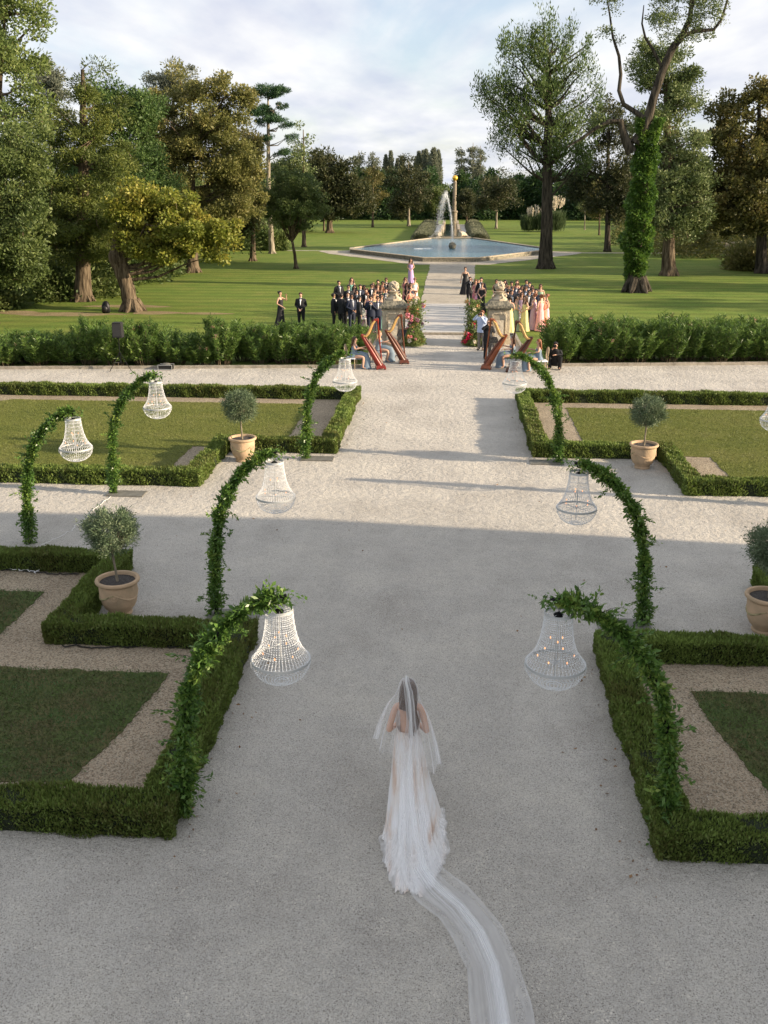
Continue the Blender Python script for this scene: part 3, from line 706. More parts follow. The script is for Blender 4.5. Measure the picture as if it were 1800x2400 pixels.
# ------------------------------------------------------------------ terracotta pots with standard olives
def pot(x,y,label,rz):
    e=empty('terracotta_pot',(x,y,0),label,'pot',None,rz)
    mb=MB();mb.lathe([(.2,0),(.21,.03),(.195,.06),(.205,.09),(.262,.155),(.3,.24),(.322,.36),(.33,.5),(.33,.585)],40)
    mb.build('body',M['terracotta'],e)
    mb=MB();mb.lathe([(.326,.575),(.35,.59),(.378,.615),(.385,.64),(.375,.665),(.35,.672),(.325,.665),(.312,.64),(.305,.60),(.3,.575)],40,cap=False);mb.build('rim',M['terracotta'],e)
    mb=MB();mb.lathe([(.001,.615),(.15,.617),(.308,.61)],30,cap=False);mb.build('soil',M['soil'],e)
    for k in range(3):
        a0=k*2*PI/3;pts=[]
        for j in range(13):
            q=j/12;a=a0+q*2*PI/3;z=.47-.13*math.sin(PI*q)**1.3;rr=.326-.012*math.sin(PI*q)**1.3;pts.append((rr*math.cos(a),rr*math.sin(a),z))
        mb=MB();mb.tube(pts,[.009+.014*math.sin(PI*j/12) for j in range(13)],7);mb.build('garland_relief',M['moss' if k==1 else 'terracotta'],e)
        a=a0+.02;mb=MB()
        c=Vector((.318*math.cos(a),.318*math.sin(a),.41));n_=Vector((math.cos(a),math.sin(a),.1))
        s=Vector((-math.sin(a),math.cos(a),0));u=n_.cross(s)
        for rr_,tt in ((.052,.010),(.03,.008)):
            mb.tube([c+s*rr_*math.cos(b)+u*rr_*math.sin(b)+n_*.004 for b in [i*2*PI/16 for i in range(17)]],tt,6)
        mb.ball(tuple(c),.02,8,6);mb.build('medallion',M['terracotta'],e)
def olive_tree(x,y,label,seed,lean):
    r=np.random.default_rng(seed)
    e=empty('olive_tree',(x,y,.6),label,'tree','clipped ball olive trees in pots')
    mb=MB();mb.tube([(lean[0]*-.0,0,0),(lean[0]*.4,lean[1]*.4,.25),(lean[0],lean[1],.56)],[.028,.021,.024],8)
    c0=np.array([lean[0],lean[1],.56])
    cen=np.array([lean[0],lean[1],.93]);n=110
    u=unit(r.normal(size=(n,3)));C=cen+u*np.array([.42,.42,.37])*(.45+.55*r.uniform(size=(n,1))**.5);C[:,2]=np.maximum(C[:,2],.6)
    for c in C[::2]:
        m_=(c0+c)/2+[0,0,-.05]+r.normal(size=3)*.02;mb.tube([tuple(c0),tuple(m_),tuple(c)],[.009,.006,.002],4,cap=False)
    mb.build('trunk',M['bark_pale'],e)
    k=125;cc=np.repeat(C,k,0);off=r.normal(size=(n*k,3))*.058
    d=unit(cc-cen)*.9+r.normal(size=(n*k,3))*.6+[0,0,.35]
    leafobj('crown',leaves(cc+off,d,.055,.013,r=r),M['olive'],e)
for x,y,pl,tl,rz,sd,ln in [(-5.27,15.1,'large mossy terracotta pot in the notch of the near left hedge','round headed olive in the shaded near left pot',.6,31,(-.05,0)),
    (-5.17,25.1,'sunlit terracotta pot beside the far left hedge','round headed olive in the sunlit far left pot',1.6,32,(-.03,0)),
    (5.62,25.15,'sunlit terracotta pot beside the far right hedge','round headed olive in the sunlit far right pot',-.4,33,(.02,0)),
    (5.82,15.15,'terracotta pot at the right edge, behind the near right hedge','round headed olive at the right edge of the picture',.2,34,(.02,0))]:
    pot(x,y,pl,rz);olive_tree(x,y,tl,sd,ln)
# ------------------------------------------------------------------ oleander shrubs
def oleander_mesh(seed):
    r=np.random.default_rng(seed);ns=52;vs=[];st=MB();fl=[]
    for i in range(ns):
        a=r.uniform(0,2*PI);q=math.sqrt(r.uniform());bx,by=.35*q*math.cos(a),.35*q*math.sin(a)
        h=r.uniform(1.0,1.95)*(1-.25*q);tx,ty=1.0*q*math.cos(a)+r.normal()*.08,.95*q*math.sin(a)+r.normal()*.08
        st.tube([(bx,by,0),(bx+(tx-bx)*.45,by+(ty-by)*.45,h*.5),(tx,ty,h)],[.014,.01,.004],4,cap=False)
        n=150;t=.12+.9*r.uniform(size=n);t=t**.8;t=np.clip(t,0,1.02)
        p=np.stack([bx+(tx-bx)*t,by+(ty-by)*t,h*t],1)
        az=r.uniform(0,2*PI,n);up=.2+.65*t
        d=np.stack([np.cos(az),np.sin(az),up+r.normal(size=n)*.25],1);vs.append(leaves(p+r.normal(size=(n,3))*.035,d,.17,.033,r=r))
        if r.uniform()<.07:
            m_=26;fl.append(leaves(np.array([tx,ty,h])+r.normal(size=(m_,3))*.04,r.normal(size=(m_,3)),.035,.03,r=r))
    if not fl: fl.append(leaves(np.array([[.1,-.7,1.2]]*12)+r.normal(size=(12,3))*.03,r.normal(size=(12,3)),.035,.03,r=r))
    v=np.concatenate(vs);w=np.concatenate(fl)
    return npmesh('foliage',v,np.arange(len(v)).reshape(-1,4)),st.mesh('stems'),npmesh('blossoms',w,np.arange(len(w)).reshape(-1,4))
OLE=[oleander_mesh(s) for s in (41,42,43,44)]
def oleander(x,y,k,rz,s,sz,label,group):
    e=empty('oleander_shrub',(x,y,0),label,'shrub',group,rz);e.scale=(s,s,sz)
    a,b_,c=OLE[k%4];link('foliage',a,M['oleander'],e);link('stems',b_,M['bark'],e)
    if k%3!=1: link('blossoms',c,M['pinkflower'],e)
k=0
def kly(x,pts):
    for a,b in zip(pts[:-1],pts[1:]):
        if a[0]<=x<=b[0]: return a[1]+(b[1]-a[1])*(x-a[0])/(b[0]-a[0])
    return pts[0][1] if x<pts[0][0] else pts[-1][1]
LG='green leafy oleander in the row along the kerb left of the harps'
RG='green leafy oleander in the row along the kerb right of the crouching man'
xs=np.arange(-20.5,-3.6,1.15)
for x in xs:
    dip=.76 if -12.2<x<-9.3 else (.9 if x<-15 else 1.)
    oleander(x+random.uniform(-.2,.2),kly(x,KL)+1.1+random.uniform(-.15,.15),k,random.uniform(0,6.28),random.uniform(.85,1.08),dip*random.uniform(.78,1.12)*1.05,LG,'oleander row left of the harps');k+=1
    if -9.5<x or x<-12.2: oleander(x+.5,kly(x,KL)+2.0,k+1,random.uniform(0,6.28),.9,dip*random.uniform(.85,1.0),LG,'oleander row left of the harps');k+=1
for x in np.arange(5.3,17.5,1.1):
    oleander(x+random.uniform(-.2,.2),kly(x,KR)+1.1+random.uniform(-.15,.15),k,random.uniform(0,6.28),random.uniform(.88,1.1),random.uniform(.8,1.18)*1.06,RG,'oleander row right of the harps');k+=1
    oleander(x+.5,kly(x,KR)+2.0,k+2,random.uniform(0,6.28),.95,random.uniform(.95,1.1),RG,'oleander row right of the harps');k+=1
# ------------------------------------------------------------------ trees
tree_=tree
BD,BK,BP=M['bark_dark'],M['bark'],M['bark_pale']
ptree('tall_tree','tall fresh green tree cut off by the left edge of the picture',(-60,640),[(10,20,80,70),(-20,110,100,70),(50,190,55,60),(-10,250,110,70),(60,70,45,60),(0,-60,80,60)],.35,(10,40),110,130,(.26,.13),M['lf_lime'],BK,Y=56,clump=.75,limbs=40,seed=51,limb_r=.1)
ptree('bushy_tree','grey green bushy tree low on the left edge, in front of the wood',(-25,650),[(0,400,95,90),(30,480,75,90),(-30,540,90,80),(60,560,45,50),(-60,330,100,60),(55,310,50,55),(20,350,70,50)],.3,(0,420),140,240,(.22,.11),M['lf_grey'],BK,Y=52,clump=.8,limbs=20,seed=52)
ptree('dark_conifer','dark olive swamp cypress with a thick furrowed trunk, left of the yellowing tree',(180,650),[(175,175,45,50),(170,260,85,70),(185,350,110,80),(170,450,125,75),(215,520,120,50),(130,540,70,45),(100,340,60,70),(90,440,70,70)],.52,(178,150),170,300,(.26,.085),M['lf_darkol'],BK,clump=.85,limbs=46,seed=53,limb_r=.09,flat=.5)
ptree('dark_conifer','dark pointed tree rising behind the swamp cypress',(255,600),[(265,230,60,50),(285,290,60,70),(275,400,80,90),(300,500,70,70)],.35,(262,200),120,240,(.3,.12),M['lf_dark'],BK,Y=76,clump=.9,limbs=22,seed=54)
tree('pollard_tree','yellowing tree with a fat gnarled hollow trunk leaning left',(-18.85,58.0),[(0,0,-.1,.52),(-.2,0,1.2,.44),(-.5,.1,2.4,.46),(-.7,.1,3.1,.54),(-.7,.1,3.9,.3),(-.3,.2,5.5,.18)],
  [(.6,0,6.3,1.7,1.8,1.1),(2.4,0,5.6,2.2,2,1.4),(4.0,-.2,4.6,2.0,1.8,1.2),(5.6,-.3,4.0,1.3,1.2,.9),(1.2,.3,4.2,1.6,1.8,.8),(0,0,5.4,.9,1,1.0),(2.8,0,3.4,1.6,1.4,.5)],120,230,(.24,.15),M['lf_yellow'],BK,clump=.62,limbs=26,seed=55,limb_r=.1)
ptree('broad_tree','big brown green autumn tree behind the yellowing tree',(415,560),[(400,190,70,50),(390,260,95,80),(470,240,80,70),(475,330,75,80),(505,380,48,70),(400,380,90,90),(350,300,50,80),(510,450,60,50),(440,470,80,60)],.5,(410,220),230,240,(.3,.14),M['lf_brown'],BK,Y=86,clump=.85,limbs=50,seed=56,limb_r=.11)
ptree('slender_tree','pale bare topped tree behind the big autumn tree',(370,560),[(345,200,28,45),(395,165,30,28),(365,230,30,40)],.25,(375,165),50,120,(.28,.12),M['lf_poplar'],BP,Y=95,clump=.6,limbs=22,seed=57)
ptree('slender_tree','pale yellow crowned tree behind the swamp cypress top',(110,560),[(95,160,38,30),(115,220,35,60)],.25,(105,140),46,130,(.28,.13),M['lf_poplar'],BP,Y=92,clump=.6,limbs=18,seed=58)
ptree('broad_tree','orange tinged tree right of the big autumn tree',(545,530),[(535,330,28,50),(540,400,24,60),(525,460,40,45)],.3,(545,320),100,200,(.32,.16),M['lf_rust'],BK,Y=100,clump=.8,limbs=18,seed=59)
# stone pine
x0,y0=V(585,470,112)[0],112
_,zt=V(590,190,y0)
tree('umbrella_pine','lone tall pine with a bare pale trunk and flat green tufts',(x0,y0),[(0,0,-.1,.3),(-.15,0,zt*.4,.25),(.05,0,zt*.75,.18),(.2,0,zt,.07)],
 [(px-x0,0,pz,rx,rx,rz) for px,pz,rx,rz in [(V(590,198,y0)[0],V(590,198,y0)[1],2.3,.7),(V(555,203,y0)[0],V(555,203,y0)[1],.9,.35),(V(600,232,y0)[0],V(600,232,y0)[1],1.4,.5),(V(560,240,y0)[0],V(560,240,y0)[1],1.4,.6),(V(580,262,y0)[0],V(580,262,y0)[1],1.8,.5),(V(617,268,y0)[0],V(617,268,y0)[1],1.2,.55),(V(628,298,y0)[0],V(628,298,y0)[1],.9,.35),(V(606,330,y0)[0],V(606,330,y0)[1],.9,.3),(V(570,300,y0)[0],V(570,300,y0)[1],.8,.4)]],
 78,210,(.24,.07),M['lf_pine'],BP,clump=.5,limbs=34,seed=60,flat=.5,lift=.15,limb_r=.07)
ptree('round_tree','small round tree forking from a short trunk on the open lawn',(640,580),[(640,400,42,28),(610,430,40,45),(665,430,38,48),(640,450,60,40),(590,450,22,30)],.16,(632,520),130,210,(.2,.09),M['lf_mid'],BK,clump=.55,limbs=36,seed=61,limb_r=.06,tpath=[(0,0,-.05,.18),(-.1,0,1.2,.14),(-.3,0,2.4,.12)])
ptree('leafy_tree','wide dark green tree behind the round lawn tree',(712,488),[(712,360,45,35),(745,390,40,45),(690,400,45,50),(725,430,55,40),(770,430,25,35)],.5,(712,340),110,150,(.55,.26),M['lf_dim'],BK,Y=165,clump=1.3,limbs=20,seed=62)
ptree('leafy_tree','scraggly tree with a thin leaning top right of the pine',(655,470),[(655,290,20,22),(640,320,20,15),(650,350,30,25),(620,370,30,30),(630,400,40,30)],.25,(655,280),60,110,(.35,.16),M['lf_ash'],BK,Y=125,clump=.8,limbs=26,seed=63)
ptree('slim_tree','slim brownish tree left of the fountain, first from the left',(700,498),[(702,400,20,28),(700,440,28,30)],.16,(700,380),44,110,(.35,.17),M['lf_dim'],BK,Y=172,clump=.8,limbs=16,seed=64)
ptree('slim_tree','slim brownish tree with a straight bare trunk between two fuller trees',(805,480),[(806,375,18,20),(805,405,26,28),(803,435,22,22)],.22,(806,360),56,80,(.38,.17),M['lf_rust'],BK,Y=190,clump=.85,limbs=24,seed=65)
ptree('leafy_tree','brown green tree with a crooked pale trunk before the dark wood',(883,478),[(882,360,22,25),(872,395,40,28),(890,420,42,30),(880,448,38,22),(912,395,20,25)],.3,(882,350),90,95,(.5,.22),M['lf_dim'],BP,Y=195,clump=1.1,limbs=30,seed=66)
ptree('leafy_tree','light green tree left of the obelisk',(945,478),[(945,418,20,22),(943,445,22,22)],.2,(945,405),40,150,(.45,.2),M['lf_mid'],BK,Y=200,clump=.9,limbs=10,seed=67)
ptree('leafy_tree','small tree right of the obelisk',(1008,478),[(1008,430,16,20),(1008,450,18,16)],.2,(1008,415),34,130,(.45,.2),M['lf_dim'],BK,Y=200,clump=.9,limbs=10,seed=68)
ptree('twin_trunk_tree','tree with two pale trunks right of the obelisk',(1072,482),[(1075,395,35,30),(1060,430,28,25),(1095,420,28,30)],.22,(1076,380),70,85,(.45,.2),M['lf_dim'],BP,Y=185,clump=1.,limbs=16,seed=69)
ptree('great_poplar','tall grey trunked tree with upswept spiky branches, right of the path',(1178,580),[(1110,120,45,45),(1190,90,50,45),(1240,110,45,40),(1150,180,75,55),(1235,190,60,55),(1085,215,50,45),(1160,265,85,45),(1240,280,60,40),(1090,290,45,30),(1150,330,70,25),(1225,340,55,30)],.62,(1187,120),225,84,(.36,.10),M['lf_spike'],BD,clump=.6,limbs=130,seed=70,limb_r=.13,flat=2.4,droop=-1.3,lift=.75)
ptree('round_tree','dim leafy tree behind the tall grey trunked tree',(1315,500),[(1315,270,60,60),(1340,340,60,70),(1300,400,70,50),(1350,430,60,50)],.35,(1315,240),130,120,(.4,.18),M['lf_dim'],BD,Y=118,clump=1.,limbs=30,seed=71)
# ivy tree
x0,y0=13.7,71.7
iv=tree('ivy_tree','ivy wrapped trunk with two bare curving limbs, on the right lawn',(x0,y0),[(0,0,-.1,.75),(-.15,0,1.2,.55),(-.2,0,4,.5),(-.1,0,8,.46),(-.05,0,9.5,.4)],
 [(V(1320,30,y0)[0]-x0,0,V(1320,30,y0)[1],.9,.9,1.6),(V(1310,-30,y0)[0]-x0,0,V(1310,-30,y0)[1],1.3,1.2,1.4),(V(1330,90,y0)[0]-x0,0,V(1330,90,y0)[1],.5,.6,.8),(V(1430,25,y0)[0]-x0,0,V(1430,25,y0)[1],1.4,1.3,1.3),(V(1480,60,y0)[0]-x0,0,V(1480,60,y0)[1],1.6,1.2,.9),(V(1530,30,y0)[0]-x0,0,V(1530,30,y0)[1],1.5,1.2,.9),(V(1500,-40,y0)[0]-x0,0,V(1500,-40,y0)[1],3,2,1.5),(V(1270,250,y0)[0]-x0,0,V(1270,250,y0)[1],1.3,1,.6)],
 62,120,(.2,.09),M['lf_ash'],BD,clump=.6,limbs=0,seed=72,twigs=False)
mb=MB()
def limb(pts,rr): mb.tube([(V(a,b,y0)[0]-x0,c,V(a,b,y0)[1]) for a,b,c in pts],rr,10)
limb([(1372,310,0),(1385,290,0),(1400,255,0),(1415,200,0),(1432,150,0),(1452,105,0),(1475,75,0),(1490,40,0),(1497,-10,0),(1500,-60,0)],[.42,.36,.32,.29,.27,.25,.22,.17,.14,.08])
limb([(1473,78,0),(1500,68,-.1),(1540,65,-.2),(1556,45,-.2),(1570,0,-.2),(1580,-30,-.2)],[.14,.12,.11,.09,.07,.04])
limb([(1365,330,0),(1350,300,0),(1340,262,0),(1318,262,0),(1290,275,.1),(1255,300,.2),(1225,318,.2)],[.4,.3,.22,.17,.13,.09,.04])
limb([(1392,258,0),(1375,243,.1),(1348,225,.2),(1338,195,.2),(1342,160,.2),(1338,120,.2),(1325,80,.2),(1318,30,.2),(1308,-30,.2)],[.22,.18,.15,.13,.12,.1,.08,.06,.03])
limb([(1432,150,0),(1410,105,.1),(1395,80,.2),(1388,50,.2),(1392,10,.2)],[.12,.1,.08,.06,.03])
mb.build('limb',BD,iv)
n=22000;r=np.random.default_rng(5);z=r.uniform(0.3,11.6,n);a=r.uniform(0,2*PI,n)
cx=np.interp(z,[0,1.2,4,8,9.5,11.6],[0,-.15,-.2,-.1,-.3,-.55]);br=z>8.3
cx=np.where(br&(r.uniform(size=n)<.45),np.interp(z,[8,9.5,11,11.6],[0,.1,.45,.7]),cx)
rad=np.interp(z,[0,1,2,3.5,6,8.5,10.2,11.6],[.6,.62,.78,1.0,.86,.72,.38,.22])*(1+.2*np.sin(z*2.3+a*2)+.17*np.sin(z*5+a*3)+.08*np.sin(z*11-a*4))
rad*=.87*np.where(z<2,.72+.14*z,1)*r.uniform(.8,1.08,n)
c=np.stack([cx+rad*np.cos(a),rad*np.sin(a),z],1);d=np.stack([np.cos(a),np.sin(a),r.normal(size=n)*.5-.3],1)+r.normal(size=(n,3))*.4
leafobj('ivy',leaves(c,d,.17,.15,r=r),M['lf_ivy'],iv)
ptree('leafy_tree','tall olive green tree with a stout split trunk, right of the ivy trunk',(1445,595),[(1440,160,55,50),(1400,120,40,40),(1480,220,45,50),(1430,260,60,60),(1470,330,60,60),(1440,400,65,50),(1500,400,40,60),(1430,470,50,40),(1480,480,40,40)],.55,(1440,120),210,170,(.3,.12),M['lf_ash'],BK,clump=.75,limbs=60,seed=73,limb_r=.11)
ptree('chestnut_tree','rusty leaved chestnut at the right edge of the picture',(1645,590),[(1650,230,50,60),(1590,250,50,50),(1560,330,60,60),(1620,340,80,70),(1580,430,80,60),(1540,480,55,45),(1640,460,70,60),(1700,380,80,120)],.5,(1640,200),230,130,(.34,.2),M['lf_rust'],BD,clump=.8,limbs=50,seed=74,limb_r=.1)
ptree('slim_tree','thin young tree on the far right lawn beside the pampas grass',(1295,500),[(1295,420,26,28),(1290,448,32,20)],.15,(1295,395),60,120,(.36,.16),M['lf_rust'],BK,Y=160,clump=.8,limbs=18,seed=75)
ptree('slim_tree','very thin sapling left of the young tree on the far right lawn',(1264,478),[(1264,430,14,20)],.1,(1264,410),20,90,(.34,.15),M['lf_ash'],BP,Y=180,clump=.7,limbs=8,seed=76)
for i,(bx,by,Y_,r_,lb) in enumerate([(152,596,78,.3,'leaning dark trunk in the shade left of the swamp cypress'),(199,590,80,.28,'pair of slim trunks behind the swamp cypress, the left one'),(215,607,77,.24,'pair of slim trunks behind the swamp cypress, the paler right one')]):
    ptree('woodland_tree',lb,(bx,by),[(bx-20,440,40,60),(bx+10,380,45,50)],r_,(bx-12,380),40,140,(.3,.14),M['lf_dark'],[BD,BK,BP][i],Y=Y_,clump=.9,limbs=10,seed=80+i)
# dark wood closing the view (reads as one mass) and undergrowth
def mass(name,pts,n,leaf,mat,label,cat,clump,seed,h0=0):
    r=np.random.default_rng(seed);pts=np.array(pts);k=r.integers(0,len(pts),n)
    u=unit(r.normal(size=(n,3)));u[:,2]=np.abs(u[:,2]);B=pts[k]
    c=B[:,:3]+u*B[:,3:6]*(r.uniform(size=(n,1))**.25)+r.normal(size=(n,3))*clump
    c[:,2]=np.maximum(c[:,2],h0)
    o=leafobj(name,leaves(c,u+r.normal(size=(n,3))*.6,leaf[0],leaf[1],r=r),mat);return tag(o,label,cat,None,'stuff')
pts=[]
r=np.random.default_rng(9)
for x in np.arange(-75,95,3.2):
    for y,hh in ((236+r.normal()*2,8.2),(244+r.normal()*3,9.3)):
        hh2=hh*1.1*(1+.1*r.normal())*(.8 if abs(x)<3 else 1);pts+= [(x+r.normal(),y,0,2.6,2.2,hh2*.72),(x+r.normal()*1.2,y+r.normal(),hh2*.45,2.0,2,hh2*.5),(x+r.normal()*1.5,y+1,hh2*.8,1.2,1.2,hh2*.2)]
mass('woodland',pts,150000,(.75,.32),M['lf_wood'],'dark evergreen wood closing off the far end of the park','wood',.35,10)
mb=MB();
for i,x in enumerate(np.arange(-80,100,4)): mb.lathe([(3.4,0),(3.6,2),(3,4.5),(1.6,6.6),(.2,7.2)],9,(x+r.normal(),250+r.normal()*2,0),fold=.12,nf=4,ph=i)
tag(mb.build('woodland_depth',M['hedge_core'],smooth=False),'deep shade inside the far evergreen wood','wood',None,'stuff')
pts=[]
for i in range(46):
    x=r.uniform(-48,-24);y=r.uniform(66,92);pts.append((x,y,0,2.8,2.5,r.uniform(2.2,5.5)))
for i in range(75):
    x=r.uniform(-64,-22);y=r.uniform(92,125);pts.append((x,y,r.uniform(0,4),3.5,3,r.uniform(5,10.5)))
for i in range(12):
    pts.append((-25-r.uniform(0,6),r.uniform(57,66),0,1.6,1.5,r.uniform(1.2,2.8)))
mass('undergrowth',pts,230000,(.3,.14),M['lf_mid'],'tangled green undergrowth filling the left wood','undergrowth',.2,11)
pts=[]
for i in range(34):
    x=r.uniform(24,60);y=r.uniform(105,150);pts.append((x,y,0,3.5,3,r.uniform(3,8.5)))
for i in range(16):
    pts.append((r.uniform(27,36),r.uniform(92,104),0,1.8,1.6,r.uniform(1.,2.4)))
mass('undergrowth',pts,90000,(.38,.17),M['lf_brown'],'dim brown green thicket behind the right hand trees','undergrowth',.25,12)
pts=[]
for i in range(30):
    x=r.uniform(-60,-26);y=r.uniform(150,200);pts.append((x,y,0,4.5,4,r.uniform(5,11)))
mass('undergrowth',pts,60000,(.55,.26),M['lf_mid'],'distant green thicket behind the pine','undergrowth',.4,13)
pts=[]
for i in range(26):
    x=r.uniform(36,80);y=r.uniform(170,215);pts.append((x,y,0,4.5,4,r.uniform(5,10)))
mass('undergrowth',pts,60000,(.6,.26),M['lf_dark'],'distant dark thicket on the far right','undergrowth',.4,14)
# poplars beyond the wood
G1='bare topped poplars in a line beyond the wood'
vv=[]
for s in range(3):
    r2=np.random.default_rng(100+s);n=5200
    z=r2.uniform(.12,1,n)**.8*22;w=np.interp(z,[0,4,12,20,22],[.6,1.5,1.6,.8,.15]);a=r2.uniform(0,2*PI,n);q=r2.uniform(size=n)**.5
    c=np.stack([w*q*np.cos(a),w*q*np.sin(a),z],1);v=leaves(c,r2.normal(size=(n,3))*.4+[0,0,1],.9,.3,r=r2)
    vv.append((npmesh('crown',v,np.arange(len(v)).reshape(-1,4)),MB().tube([(0,0,0),(0,0,10),(0,0,21)],[.5,.3,.05],6).mesh('trunk')))
for i,(dx,top,wd) in enumerate([(835,338,1),(846,330,1),(857,345,.9),(868,340,1),(905,330,1.1),(913,328,1),(921,326,1.2),(930,336,.9),(938,325,1.4),(947,327,1.2),(897,340,.8)]):
    x,z=V(dx,top,400);e=empty('poplar_tree',(x,400+r.normal()*6,0),'narrow columnar poplar in the row far beyond the wood','tree',G1,r.uniform(0,6));s=z/22;e.scale=(wd*.95,wd*.95,s)
    a,b_=vv[i%3];link('crown',a,M['lf_poplar'],e);link('trunk',b_,BP,e)
for i,(dx,top,wd,lb) in enumerate([(775,322,2.2,'thin airy poplar left of the row beyond the wood, the leftmost'),(805,325,2.2,'thin airy poplar beyond the wood above the slim brown tree'),(997,315,2.6,'thin airy poplar beyond the wood right of the gilded ball'),(1022,305,2.8,'thin airy poplar beyond the wood beside the tall spiky tree'),(1038,312,2.,'last thin airy poplar, partly behind the spiky tree')]):
    x,z=V(dx,top,380);s=z
    tree('poplar_tree',lb,(x,380),[(0,0,0,.45),(.3,0,z*.5,.3),(0,0,z*.98,.08)],[(0,0,z*.72,wd,wd,z*.25),(0,0,z*.5,wd*.8,wd,z*.2)],26,60,(.9,.35),M['lf_poplar'],BP,clump=1.1,limbs=18,seed=120+i,limb_r=.14,lift=.9)
# laurel clump + pampas
x,y=D(550,540)
e=empty('laurel_hedge',(x,y,0),'block of bright green laurel by the side path on the left','hedge')
n=16000;r=np.random.default_rng(15);xx=r.uniform(-4.4,4.2,n);hh=2.3+.25*np.sin(xx*1.3)+.1*np.sin(xx*4);z=r.uniform(0,1,n);f=r.integers(0,3,n)
c=np.stack([xx,np.where(f==0,-1.2,r.uniform(-1.2,1.2,n))+.2*np.sin(xx*2),np.where(f==1,hh,z*hh)],1)
leafobj('foliage',leaves(c+r.normal(size=(n,3))*.08,r.normal(size=(n,3))+[0,-.4,.6],.26,.12,r=r),M['lf_lime'],e);mb=MB();mb.box(-4.2,4.0,-1,1.1,0,2.0);mb.build('core',M['hedge_core'],e)
for i,(dx,dy,w) in enumerate([(1165,492,1.3),(1198,490,1.5),(1226,490,1.7)]):
    x,y=D(dx,dy);y=min(y,172);x=V(dx,0,y)[0]
    e=empty('pampas_grass',(x,y,0),['pampas grass clump half hidden by the grey trunk','low pampas grass clump, middle one of three','pampas grass with tall creamy plumes, rightmost of three'][i],'grass clump')
    r=np.random.default_rng(200+i);n=2600;a=r.uniform(0,2*PI,n);t=r.uniform(size=n)
    d=np.stack([np.cos(a)*.5,np.sin(a)*.5,1+.5*r.uniform(size=n)],1);c=np.stack([np.cos(a)*w*.9*t,np.sin(a)*w*.9*t,r.uniform(0,1.4,n)*w],1)
    leafobj('blades',leaves(c,d,1.1,.07,r=r),M['grassb'],e)
    vs=[]
    for k in range([9,11,20][i]):
        a=r.uniform(0,2*PI);q=r.uniform(.1,.9);tp=np.array([math.cos(a)*w*q,math.sin(a)*w*q,w*(1.6+r.uniform(0,.7))+(1.2 if i==2 else .3)])
        m_=50;u=r.uniform(size=m_)[:,None];pp=tp+np.array([math.cos(a)*.2,0,1.])*(u-.5)*1.2+r.normal(size=(m_,3))*.05
        vs.append(leaves(pp,r.normal(size=(m_,3))*.3+[0,0,1],.35,.11,r=r))
    leafobj('plumes',vs,M['pampas'],e)
# off to the right of the view, trees whose long shadows reach the lawn
for i,(x,y,hh) in enumerate([(44,72,13),(52,58,12),(40,108,14),(46,93,13),(56,84,14),(38,99,9)]):
    tree('leafy_tree',['leafy tree standing beyond the right edge, first','leafy tree standing beyond the right edge, nearest the court','leafy tree standing beyond the right edge, farthest','leafy tree beyond the right edge in front of the farthest','tallest leafy tree beyond the right edge','small leafy tree beyond the right edge'][i],(x,y),[(0,0,0,.5),(.2,0,hh*.5,.35),(0,0,hh*.9,.1)],[(0,0,hh*.7,4,4,hh*.3),(1,0,hh*.5,4,4,hh*.2)],70,120,(.45,.25),M['lf_mid'],BD,clump=1.,limbs=14,seed=140+i)
# ------------------------------------------------------------------ fountain pool
def hexring(name,outer,inner,z0,z1,mat,parent):
    mb=MB();n=len(outer);v=[(*p,z0) for p in outer]+[(*p,z1) for p in outer]+[(*p,z1) for p in inner]+[(*p,z0) for p in inner];f=[]
    for i in range(n):
        j=(i+1)%n
        for k in range(3): f.append((k*n+i,k*n+j,(k+1)*n+j,(k+1)*n+i))
    mb.add(v,f);return mb.build(name,mat,parent,smooth=False)
HX=[(-2.5,100.2),(3.2,100.4),(11.6,114.5),(11.9,117.2),(3.4,142),(-2.6,141),(-11.6,116.6),(-11.3,113.6)]
cxm,cym=.2,119
def shrink(P_,k): return [(cxm+(x-cxm)*(1-k/abs(12)),cym+(y-cym)*(1-k/24)) for x,y in P_]
e=empty('fountain_pool',(0,0,0),'long six sided stone fountain pool at the end of the path','pool')
hexring('wall',shrink(HX,.06),shrink(HX,.48),-.05,.34,M['darkstone'],e);hexring('coping',HX,shrink(HX,.55),.34,.43,M['coping'],e)
tag(sheet('water',shrink(HX,.4),.30,M['water']),kind='structure')
x,y=.55,117.5;yb=y
bx=V(977,537,y)[0]
e=empty('fountain_ball',(bx,y,.2),'dark mossy stone ball in the middle of the pool','fountain');MB().ball((0,0,.42),.44,20,14).build('ball',M['darkstone'],e);MB().lathe([(.3,-.2),(.22,.02)],12).build('foot',M['darkstone'],e)
r=np.random.default_rng(21)
jt=[]
for k in range(24):
    q=k/23;px=bx-.75*q**2;jt.append((px,y,1.0+5.3*q))
e=empty('water_jet',(bx,y,1.),'white water jet leaning left and breaking into spray','water jet')
MB().tube([(a-bx,0,c-1.) for a,b_,c in jt],[.035+.03*(k/23) for k in range(24)],7).build('stream',M['spray'],e)
def drops(n):
    t=r.uniform(size=n)**.75;x=bx-.75-1.0*t+r.normal(size=n)*.22*(0.3+t);z=6.2-4.8*t**2.1+r.normal(size=n)*.55*(.25+t)+r.uniform(0,1,n)*.5
    return np.stack([x,y+r.normal(size=n)*.3,np.maximum(z,.35)],1)
c=np.concatenate([drops(4200),np.array(jt)[r.integers(0,24,1600)]+r.normal(size=(1600,3))*.11])-np.array([bx,y,1.])
leafobj('spray',leaves(c,r.normal(size=(len(c),3))*.3+[0,0,-1],.085,.032,r=r),M['spray'],e)
